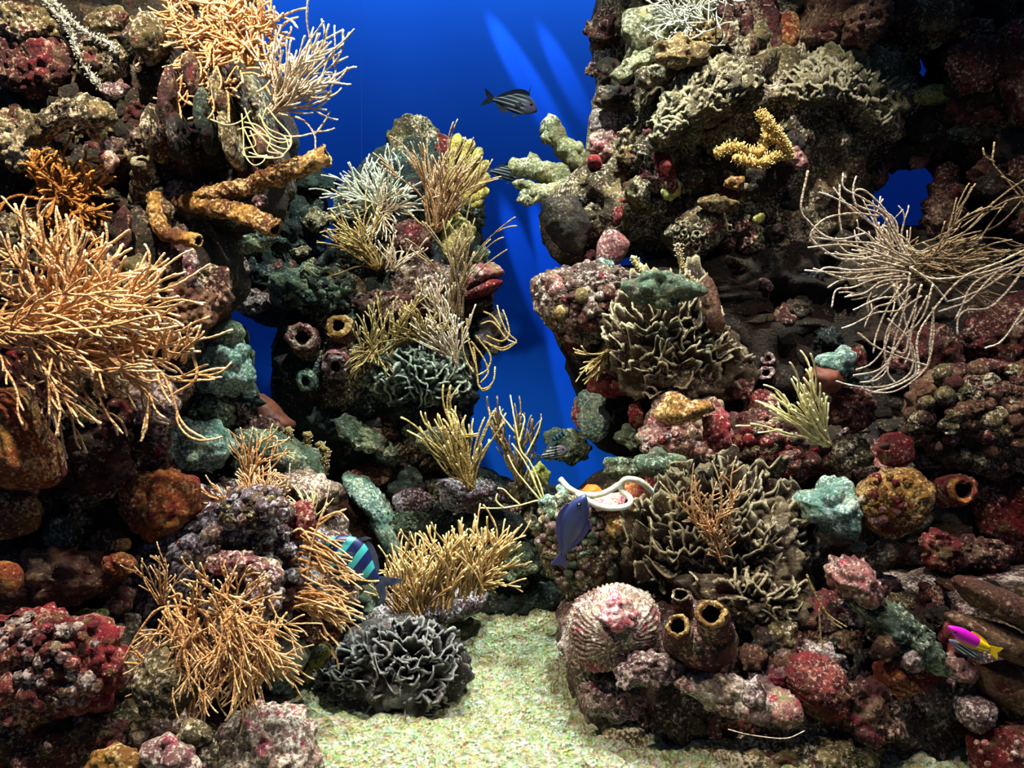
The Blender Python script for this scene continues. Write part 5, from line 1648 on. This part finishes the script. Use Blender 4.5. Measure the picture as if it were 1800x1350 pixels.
W_('sea_whip', 'curly tan whip coral sweeping up to the left', (660, 470), 26, 125, 75, 105, 'olivewhip', r=2.2, D=4.02, twigs=2, twl=.4, wob=.05, dz=.35, bend_to=math.radians(140), bend=.03)
W_('sea_whip', 'small curled tan whips under the left sweeping one', (690, 475), 12, 60, 90, 60, 'palewhip', r=2.0, D=4.0, twigs=2, wob=.09, curl=.05)
W_('sea_whip', 'narrow bundle of straight brown whips under the ear shaped sponge', (803, 560), 14, 90, 22, 150, 'brownwhip', r=2.2, D=3.98, twigs=2, twl=.5, wob=.02, dz=.15, tw_ang=.25)
W_('sea_whip', 'pale forked whips left of the narrow brown bundle', (780, 560), 12, 115, 90, 70, 'palewhip', r=2.2, D=3.98, twigs=2, wob=.05, bend_to=math.radians(95), bend=.08)
W_('sea_whip', 'comb of upright tan whips beside the barrel sponges', (640, 655), 20, 88, 25, 90, 'olivewhip', r=2.2, D=3.95, base2=(715, 610), twigs=2, twl=.5, wob=.03, dz=.25, tw_ang=.3, stem=False)
W_('sea_whip', 'tan whip bush hanging beside the honeycomb coral', (665, 600), 14, 250, 80, 70, 'olivewhip', r=2.1, D=3.95, twigs=3, wob=.05)
W_('sea_whip', 'cream tipped whips in front of the honeycomb coral', (800, 640), 18, 110, 80, 95, 'palewhip', r=2.3, D=3.92, twigs=2, twl=.4, wob=.05, dz=.3, bend_to=math.radians(100), bend=.04)
W_('sea_whip', 'ochre tangle of whips above the honeycomb coral', (740, 600), 18, 100, 160, 70, 'olivewhip', r=2.1, D=3.94, twigs=3, wob=.07)
traced('sea_whip', 'upper hooked brown whips curling into the blue gap', [[(850, 600), (880, 612), (905, 602), (908, 598), (892, 585), (880, 560), (874, 537)], [(855, 590), (880, 600), (895, 588), (890, 560), (884, 545)], [(845, 570), (862, 565), (875, 575), (890, 595), (906, 603)], [(850, 548), (866, 556), (880, 575)], [(860, 606), (885, 616), (908, 602)]],
       'olivewhip', 2.3, 3.95)
traced('sea_whip', 'lower hooked brown whips curling into the blue gap', [[(832, 610), (838, 650), (842, 680), (856, 682), (868, 668), (870, 645)], [(828, 600), (850, 630), (858, 655), (845, 672)], [(836, 590), (862, 625), (856, 650), (838, 660)], [(820, 560), (824, 600), (836, 640)], [(812, 565), (815, 620), (832, 655)], [(842, 678), (850, 688), (862, 680)]],
       'olivewhip', 2.5, 3.93)
W_('sea_whip', 'left fan of tan whips below the honeycomb coral', (828, 855), 20, 108, 55, 130, 'olivewhip', r=3.0, D=3.85, twigs=2, twl=.45, wob=.03, dz=.25, tw_ang=.3, bend_to=math.radians(92), bend=.04)
traced('sea_whip', 'long outer branches of the left tan fan', [[(828, 850), (790, 835), (765, 805), (745, 775), (716, 757)], [(790, 835), (770, 790), (752, 765)], [(828, 850), (840, 790), (850, 760), (868, 722)], [(835, 800), (860, 740), (857, 712)], [(795, 770), (820, 768), (842, 766)], [(800, 790), (790, 775), (800, 768), (842, 762)]], 'olivewhip', 3.0, 3.83)
W_('sea_whip', 'taller grey brown fan of whips in the blue gap', (915, 850), 16, 100, 45, 120, 'brownwhip', r=2.6, D=3.95, twigs=3, twl=.45, wob=.03, dz=.2, tw_ang=.3, bend_to=math.radians(92), bend=.05)
traced('sea_whip', 'cream forked whips lying under the grey brown fan', [[(985, 893), (950, 880), (915, 888), (880, 893), (845, 893)], [(915, 888), (900, 875), (885, 860), (875, 858)], [(885, 892), (872, 880), (874, 868)], [(950, 880), (925, 850), (905, 825), (893, 800)], [(955, 882), (940, 850), (928, 820)], [(945, 862), (935, 835), (915, 800), (900, 780)], [(958, 880), (945, 840), (930, 810), (915, 790), (905, 740), (897, 695)], [(925, 800), (945, 760), (952, 735)], [(905, 760), (882, 730), (878, 715)], [(912, 780), (922, 740), (918, 728)]],
       'lemonwhip', 2.2, 3.75)
W_('bush_coral', 'dense tan bush coral of upright twigs at the back of the sand', (700, 1080), 85, 82, 30, 118, 'bushwhip', r=2.6, D=3.6, base2=(860, 1030), twigs=3, twl=.4, wob=.035, dz=.3, tw_ang=.35, stem=False, lv=.3, jit=10)
W_('bush_coral', 'right end twigs of the dense tan bush coral, reaching right', (830, 1030), 12, 30, 50, 90, 'bushwhip', r=2.3, D=3.6, twigs=3, wob=.03, tw_ang=.5)
W_('bush_coral', 'left end twigs of the dense tan bush coral, leaning left', (720, 1080), 18, 105, 50, 110, 'bushwhip', r=2.4, D=3.58, twigs=3, wob=.03, tw_ang=.35, stem=False, jit=10)

# lower left
traced('sea_whip', 'drooping tan whip coral at lower left, its long left arm', [[(380, 1080), (330, 1068), (280, 1070), (245, 1110), (212, 1165), (175, 1190), (158, 1210)], [(245, 1112), (270, 1130), (295, 1150), (320, 1160)], [(230, 1135), (255, 1160), (280, 1185)], [(214, 1165), (250, 1168), (285, 1182)], [(225, 1145), (240, 1150), (258, 1190), (266, 1205)], [(250, 1175), (252, 1190), (245, 1203)],
       [(330, 1070), (360, 1060), (400, 1050), (425, 1050)], [(300, 1050), (318, 1045), (315, 1080), (322, 1130)]], 'tanwhip', 3.2, 2.5)
W_('sea_whip', 'drooping tan whip coral at lower left, first hanging curtain', (310, 1075), 22, -70, 55, 150, 'tanwhip', r=2.4, D=2.48, twigs=6, twl=.3, wob=.06, dz=.25, bend_to=math.radians(-78), bend=.04, tw_ang=.45, jit=16)
W_('sea_whip', 'drooping tan whip coral at lower left, second hanging curtain', (385, 1075), 26, -75, 60, 160, 'tanwhip', r=2.4, D=2.48, twigs=6, twl=.3, wob=.06, dz=.25, bend_to=math.radians(-75), bend=.03, tw_ang=.45, jit=20)
W_('sea_whip', 'drooping tan whip coral at lower left, right hand curtain', (450, 1090), 20, -80, 60, 140, 'tanwhip', r=2.4, D=2.5, twigs=6, twl=.3, wob=.06, dz=.25, bend_to=math.radians(-70), bend=.02, jit=18)
W_('sea_whip', 'upper crown of the drooping tan whip coral', (390, 1070), 18, 70, 170, 75, 'tanwhip', r=2.6, D=2.5, twigs=3, wob=.05, jit=26)
W_('sea_whip', 'thin tan sprigs standing left of the drooping coral', (285, 1060), 8, 90, 50, 85, 'tanwhip', r=1.9, D=2.65, twigs=3, wob=.04)
W_('comb_whip', 'tan comb whips hanging in front of the banded fish', (535, 925), 13, -20, 60, 115, 'tanwhip', r=2.7, D=2.95, base2=(520, 1010), twigs=1, twl=.4, wob=.025, dz=.2, bend_to=math.radians(-48), bend=.04, stem=False)
W_('comb_whip', 'lower tan comb whips sweeping right toward the cabbage coral', (500, 1050), 22, 10, 60, 130, 'tanwhip', r=2.7, D=2.95, twigs=2, twl=.4, wob=.03, dz=.2, bend_to=math.radians(-55), bend=.045, jit=14)
W_('comb_whip', 'tan whips linking the comb coral and the drooping coral', (500, 1045), 16, 200, 80, 80, 'tanwhip', r=2.6, D=2.95, twigs=2, wob=.05, jit=16)
traced('comb_whip', 'upright stem of the tan comb coral', [[(540, 1010), (548, 960), (560, 920), (575, 885)], [(548, 955), (530, 930), (515, 935)], [(558, 925), (585, 905), (608, 895)], [(560, 915), (595, 900), (612, 915)], [(540, 1000), (520, 1010), (500, 1030)]], 'tanwhip', 3.0, 2.93)
W_('curly_whip', 'tuft of thin pale green curls above the tan comb whips', (545, 912), 22, 95, 130, 62, 'lemonwhip', r=1.5, D=3.05, twigs=0, curl=-.075, wob=.02, dz=.3, bead=.1, stem=False, jit=6)
W_('sea_whip', 'small tan sprig arching up beside the brown wedge', (440, 850), 12, 75, 70, 95, 'tanwhip', r=2.0, D=3.2, twigs=3, twl=.4, wob=.04)
W_('sea_whip', 'low tan twigs on the knobbly mound', (400, 900), 22, 85, 130, 70, 'tanwhip', r=2.2, D=3.05, base2=(480, 880), twigs=3, wob=.05)
traced('thin_whip', 'three thin upright white whips on the knobbly mound', [[(470, 880), (476, 850), (474, 808)], [(480, 875), (483, 850), (485, 825)], [(478, 880), (500, 870), (507, 845), (510, 815)], [(478, 880), (450, 872), (447, 840)]], 'palewhip', 2.0, 3.0)

# right
traced('sea_whip', 'long sprawling sea whip from the right edge, its bright near branches', [
    [(1830, 425), (1760, 460), (1690, 490), (1630, 560), (1612, 600), (1615, 650), (1605, 672)],
    [(1830, 440), (1760, 470), (1700, 485), (1640, 490), (1600, 472)], [(1830, 450), (1790, 465), (1740, 500), (1700, 520), (1665, 530)], [(1810, 455), (1780, 500), (1740, 540), (1700, 545), (1684, 560), (1683, 588)],
    [(1760, 470), (1730, 500), (1700, 530), (1650, 548)], [(1830, 500), (1790, 560), (1760, 600), (1732, 612)], [(1830, 530), (1800, 560), (1780, 575)], [(1830, 460), (1760, 475), (1710, 500), (1690, 540), (1680, 560)],
    [(1640, 560), (1635, 600), (1632, 640), (1610, 660), (1570, 680), (1530, 690)], [(1600, 470), (1640, 500), (1665, 530)]], 'palewhip', 3.0, 2.62)
traced('sea_whip', 'long sprawling sea whip from the right edge, its pale left crown', [
    [(1600, 450), (1570, 440), (1540, 400), (1500, 370), (1480, 350), (1465, 330)], [(1590, 450), (1565, 400), (1545, 375), (1505, 360), (1500, 330), (1505, 310)], [(1600, 455), (1570, 400), (1560, 380), (1535, 360), (1510, 345), (1483, 330), (1482, 305)],
    [(1530, 390), (1500, 365), (1460, 345), (1440, 338)], [(1545, 380), (1500, 375), (1450, 385), (1425, 415), (1450, 440), (1480, 455), (1530, 455)], [(1420, 300), (1408, 365), (1422, 390), (1450, 415), (1480, 420), (1520, 410)],
    [(1590, 470), (1550, 460), (1500, 450), (1450, 445)], [(1600, 480), (1560, 475), (1500, 480), (1450, 478), (1415, 475)], [(1590, 485), (1540, 490), (1500, 505), (1470, 510), (1462, 540)],
    [(1595, 490), (1550, 495), (1520, 515), (1485, 522)], [(1600, 460), (1540, 430), (1490, 425), (1435, 418)], [(1600, 465), (1530, 440), (1480, 430), (1420, 435)], [(1505, 365), (1500, 340), (1520, 335), (1560, 375), (1580, 420), (1590, 450)],
    [(1600, 455), (1580, 430), (1575, 390), (1545, 365), (1520, 360)], [(1570, 470), (1500, 475), (1455, 470), (1435, 480)], [(1580, 480), (1540, 485), (1490, 490), (1430, 472)], [(1480, 410), (1475, 380), (1476, 345), (1476, 325)]], 'palewhip', 2.5, 2.7)
traced('sea_whip', 'long sprawling sea whip from the right edge, its lower loops', [[(1600, 480), (1590, 540), (1575, 590), (1560, 640), (1530, 670)], [(1620, 500), (1600, 560), (1570, 620), (1545, 650), (1500, 660)], [(1585, 500), (1560, 540), (1540, 590), (1535, 620)], [(1640, 500), (1620, 560), (1580, 600), (1560, 650), (1575, 675)], [(1610, 500), (1580, 520), (1545, 525), (1500, 545)], [(1630, 520), (1600, 580), (1590, 620), (1560, 610)],
    [(1600, 500), (1570, 530), (1540, 540), (1525, 560), (1520, 575)], [(1620, 520), (1580, 545), (1540, 550), (1500, 570), (1480, 577)], [(1600, 520), (1570, 560), (1555, 610), (1530, 640), (1505, 650)], [(1610, 540), (1600, 600), (1605, 640), (1590, 665), (1550, 680), (1500, 678), (1470, 670)],
    [(1640, 540), (1640, 600), (1625, 650), (1580, 685), (1540, 690), (1510, 680)], [(1560, 560), (1600, 600), (1610, 650), (1600, 665)], [(1508, 585), (1540, 610), (1590, 630), (1628, 642)], [(1590, 530), (1560, 580), (1555, 620), (1558, 650), (1540, 668), (1512, 672)], [(1570, 500), (1590, 560), (1600, 610), (1590, 640)]],
    'palewhip', 2.5, 2.6)
W_('sea_whip', 'long sprawling sea whip from the right edge, tangled middle', (1600, 480), 26, 10, 75, 170, 'brownwhip', r=2.4, D=2.85, twigs=3, twl=.4, wob=.03, dz=.2, bend_to=math.radians(20), bend=.02, jit=22, stem=False)
W_('sea_whip', 'long sprawling sea whip from the right edge, twiggy knot at left', (1590, 470), 26, 165, 100, 110, 'palewhip', r=2.2, D=2.85, twigs=3, twl=.4, wob=.05, dz=.3, jit=18, stem=False)
traced('thin_whip', 'dim brown forked whips high at the right edge', [[(1830, 400), (1780, 330), (1755, 300), (1745, 285), (1748, 250)], [(1748, 285), (1732, 275), (1728, 260)], [(1830, 345), (1780, 350), (1740, 370), (1700, 405), (1670, 420)], [(1830, 300), (1780, 330), (1730, 370), (1690, 400)], [(1820, 380), (1790, 330), (1760, 310)]], 'brownwhip', 2.6, 2.75)
W_('white_tangle', 'white tangle of whips at the top edge right of the blue gap', (1235, 40), 24, 165, 140, 95, 'whitewhip', r=2.0, D=3.6, twigs=3, twl=.5, curl=.07, wob=.13, dz=.4)
traced('white_tangle', 'thin white outer threads of the white tangle', [[(1240, 55), (1215, 68), (1180, 70), (1150, 60), (1128, 45)], [(1240, 35), (1200, 25), (1160, 12), (1135, 0)], [(1245, 45), (1246, 10), (1250, -20)], [(1230, 30), (1200, 5), (1180, -20)], [(1235, 40), (1190, 40), (1160, 35)]], 'whitewhip', 2.0, 3.55)
W_('sea_whip', 'olive fan of whips right of centre, leaning left', (1452, 782), 16, 125, 60, 125, 'lemonwhip', r=3.0, D=3.05, twigs=3, twl=.45, wob=.025, dz=.2, tw_ang=.4, bend_to=math.radians(128), bend=.02)
W_('feathery_whip', 'feathery tan sprig standing on the wavy cabbage coral', (1272, 990), 13, 108, 30, 165, 'tanwhip', r=2.2, D=2.92, twigs=9, twl=.14, wob=.02, dz=.15, tw_ang=.8, ds=5)
traced('thin_whip', 'thin double whip slanting down over the lower right boulder', [[(1418, 1010), (1435, 1050), (1455, 1080), (1488, 1102)], [(1425, 1030), (1445, 1065), (1462, 1092), (1480, 1104)], [(1440, 1070), (1442, 1110), (1446, 1140)]], 'olivewhip', 2.2, 2.65)
traced('thin_whip', 'single fine white thread over the bottom of the boulder', [[(1280, 1282), (1320, 1292), (1380, 1298), (1414, 1285)]], 'palewhip', 1.4, 2.55)
W_('sea_whip', 'small tan tuft hanging below the pink rock head', (1072, 615), 12, 225, 35, 75, 'olivewhip', r=2.2, D=3.55, twigs=1, wob=.03, dz=.2)
strand('beaded_chain', 'upright beaded grey strand in front of the honeycomb boulder', [(1240, 545, .05), (1222, 505), (1205, 480), (1195, 455), (1192, 430)], 'olivewhip', 4.5, 3.5, fuzz=110, fuzz_len=5, fuzz_mat='palewhip')
strand('beaded_chain', 'shorter beaded strand left of the upright one', [(1180, 560, .04), (1160, 530), (1148, 505), (1142, 490)], 'palewhip', 5, 3.45, fuzz=90, fuzz_len=5, fuzz_mat='whitewhip')
strand('beaded_chain', 'beaded yellow strand beside the little blue gap', [(1150, 500, .04), (1135, 480), (1122, 468), (1112, 452)], 'lemonwhip', 5, 3.6, fuzz=80, fuzz_len=5, fuzz_mat='lemonwhip')
# the white rope coral
root = tag(empty('rope_coral', P(1015, 868, 3.1)), 'thick white rope coral lying in a loop over the blue fish', 'coral')
for nm, pts in (('strand', [(985, 842, .04), (1000, 858, .01), (1020, 868, 0), (1050, 870, -.02), (1072, 862, -.03), (1092, 850, -.04), (1092, 862, -.05), (1108, 876, -.07), (1105, 888, -.08), (1080, 893, -.08), (1050, 888, -.06), (1015, 869, -.03)]),
                ('strand', [(1094, 866, -.04), (1092, 850, -.06), (1102, 842, -.06), (1125, 846, -.05), (1142, 860, -.03), (1160, 876, -.01), (1184, 890, .05)])):
    q = smooth_line(np.array([P(a, b_, 3.1 + c) for a, b_, c in pts]), .012)
    V, Fs, W = merge([sweep(q, 5.2 * 3.1 / F, 12, bead=.06)])
    mk(nm, V, Fs, 'rope', root, tuple(root.location), tip=W)

# ================================================================ fish
def _stripes(N, L, sx):
    # pale lines along a dark body, slanting a little
    a = _math(N, L, 'MULTIPLY', sx.outputs['Z'], 15.0)
    b_ = _math(N, L, 'MULTIPLY', sx.outputs['X'], 1.6)
    c = _math(N, L, 'ADD', a, b_)
    s = _math(N, L, 'FRACT', _math(N, L, 'ADD', c, 20.3))
    col = _ramp(N, L, s, [(0, (58, 66, 74)), (.62, (222, 232, 232)), (.92, (58, 66, 74))])
    m_ = N.new('ShaderNodeMix')
    m_.data_type = 'RGBA'
    r = N.new('ShaderNodeMapRange')
    r.inputs['From Min'].default_value = .24
    r.inputs['From Max'].default_value = .34
    L.new(sx.outputs['X'], r.inputs['Value'])
    L.new(r.outputs[0], m_.inputs['Factor'])
    L.new(col, m_.inputs['A'])
    m_.inputs['B'].default_value = rgb(120, 112, 140)
    return m_.outputs['Result']


fishmat('striped_skin', _stripes)
fishmat('banded_skin', lambda N, L, sx: _ramp(N, L, _math(N, L, 'FRACT', _math(N, L, 'ADD', _math(N, L, 'MULTIPLY', sx.outputs['X'], 5.2), 10.3)),
                                             [(0, (14, 22, 70)), (.58, (46, 138, 142))]))
fishmat('tang_skin', lambda N, L, sx: _ramp(N, L, _math(N, L, 'ADD', _math(N, L, 'MULTIPLY', sx.outputs['Z'], 2.0), .5), [(0, (50, 64, 114)), (1, (36, 48, 94))], False))
fishmat('bicolor_skin', lambda N, L, sx: _ramp(N, L, _math(N, L, 'ADD', sx.outputs['X'], .5), [(0, (255, 214, 10)), (.44, (206, 20, 190))]))
plainmat('darkfin', (30, 40, 62), (50, 60, 80), 30, .5, 0)
plainmat('tangfin', (58, 60, 128), (48, 54, 112), 30, .5, 0)
plainmat('yellowfin', (250, 206, 30), None, 30, .5, 0)
plainmat('dimfin', (74, 92, 110), None, 30, .5, 0)

grunt = [(0, -.02, -.05), (.06, .07, -.09), (.15, .14, -.12), (.3, .20, -.15), (.5, .19, -.15), (.7, .12, -.10), (.88, .05, -.04), (1, .045, -.035)]
fish('striped_fish', 'black and white striped fish swimming right in the open blue water', 896, 181, 4.7, 104, -16, 'striped_skin', 'darkfin', grunt, yaw=-12, dorsal=(.25, .9, .08), anal=(.6, .88, .08), spine=True)
fish('striped_fish', 'small dim striped fish half hidden behind the stubby finger coral', 884, 304, 5.0, 78, -4, 'striped_skin', 'dimfin', grunt, yaw=20, dorsal=(.25, .85, .06), anal=(.6, .88, .06))
fish('striped_fish', 'dim dark striped fish beside the small rock in the blue gap', 968, 798, 4.05, 70, 20, 'striped_skin', 'dimfin', grunt, yaw=-25, dorsal=(.25, .85, .07), anal=(.6, .88, .07))
fish('small_fish', 'tiny turquoise and navy fish above the dim striped fish', 978, 770, 4.0, 34, 28, 'banded_skin', 'dimfin', grunt, dorsal=(.25, .85, .06), anal=(.6, .88, .05), pect=False, eye=False)
serg = [(0, .01, -.03), (.06, .10, -.10), (.15, .18, -.17), (.35, .27, -.25), (.55, .26, -.24), (.8, .13, -.12), (.93, .06, -.05), (1, .055, -.045)]
fish('banded_fish', 'blue and turquoise banded fish hiding behind the tan comb whips', 634, 996, 3.0, 150, 142, 'banded_skin', 'darkfin', serg, yaw=0, tail=.24, tail_h=.4, fork=.55, dorsal=(.3, .9, .07), anal=(.5, .9, .07))
tang = [(0, -.01, -.04), (.08, .06, -.08), (.2, .12, -.13), (.4, .16, -.15), (.6, .13, -.13), (.8, .07, -.065), (.95, .03, -.03), (1, .03, -.03)]
fish('blue_fish', 'plain violet blue fish diving tail down in front of the cauliflower coral', 1003, 934, 3.0, 152, 74, 'tang_skin', 'tangfin', tang, yaw=-20, tail=.18, tail_h=.2, fork=.3, dorsal=(.2, .9, .05), anal=(.35, .9, .05))
slim = [(0, -.01, -.03), (.1, .06, -.07), (.3, .11, -.11), (.6, .11, -.10), (.85, .07, -.06), (1, .05, -.045)]
fish('two_colour_fish', 'slim magenta and yellow fish over the brown slabs at right', 1712, 1126, 2.4, 104, 153, 'bicolor_skin', 'yellowfin', slim, tail=.2, tail_h=.22, fork=.3, dorsal=(.25, .9, .04), anal=(.5, .9, .04), pect=False)
fish('small_fish', 'slender blue white fish just under the magenta and yellow fish', 1700, 1143, 2.42, 74, 152, 'striped_skin', 'dimfin', slim, tail=.2, tail_h=.12, dorsal=(.25, .9, .03), anal=(.5, .9, .03), pect=False, eye=False)
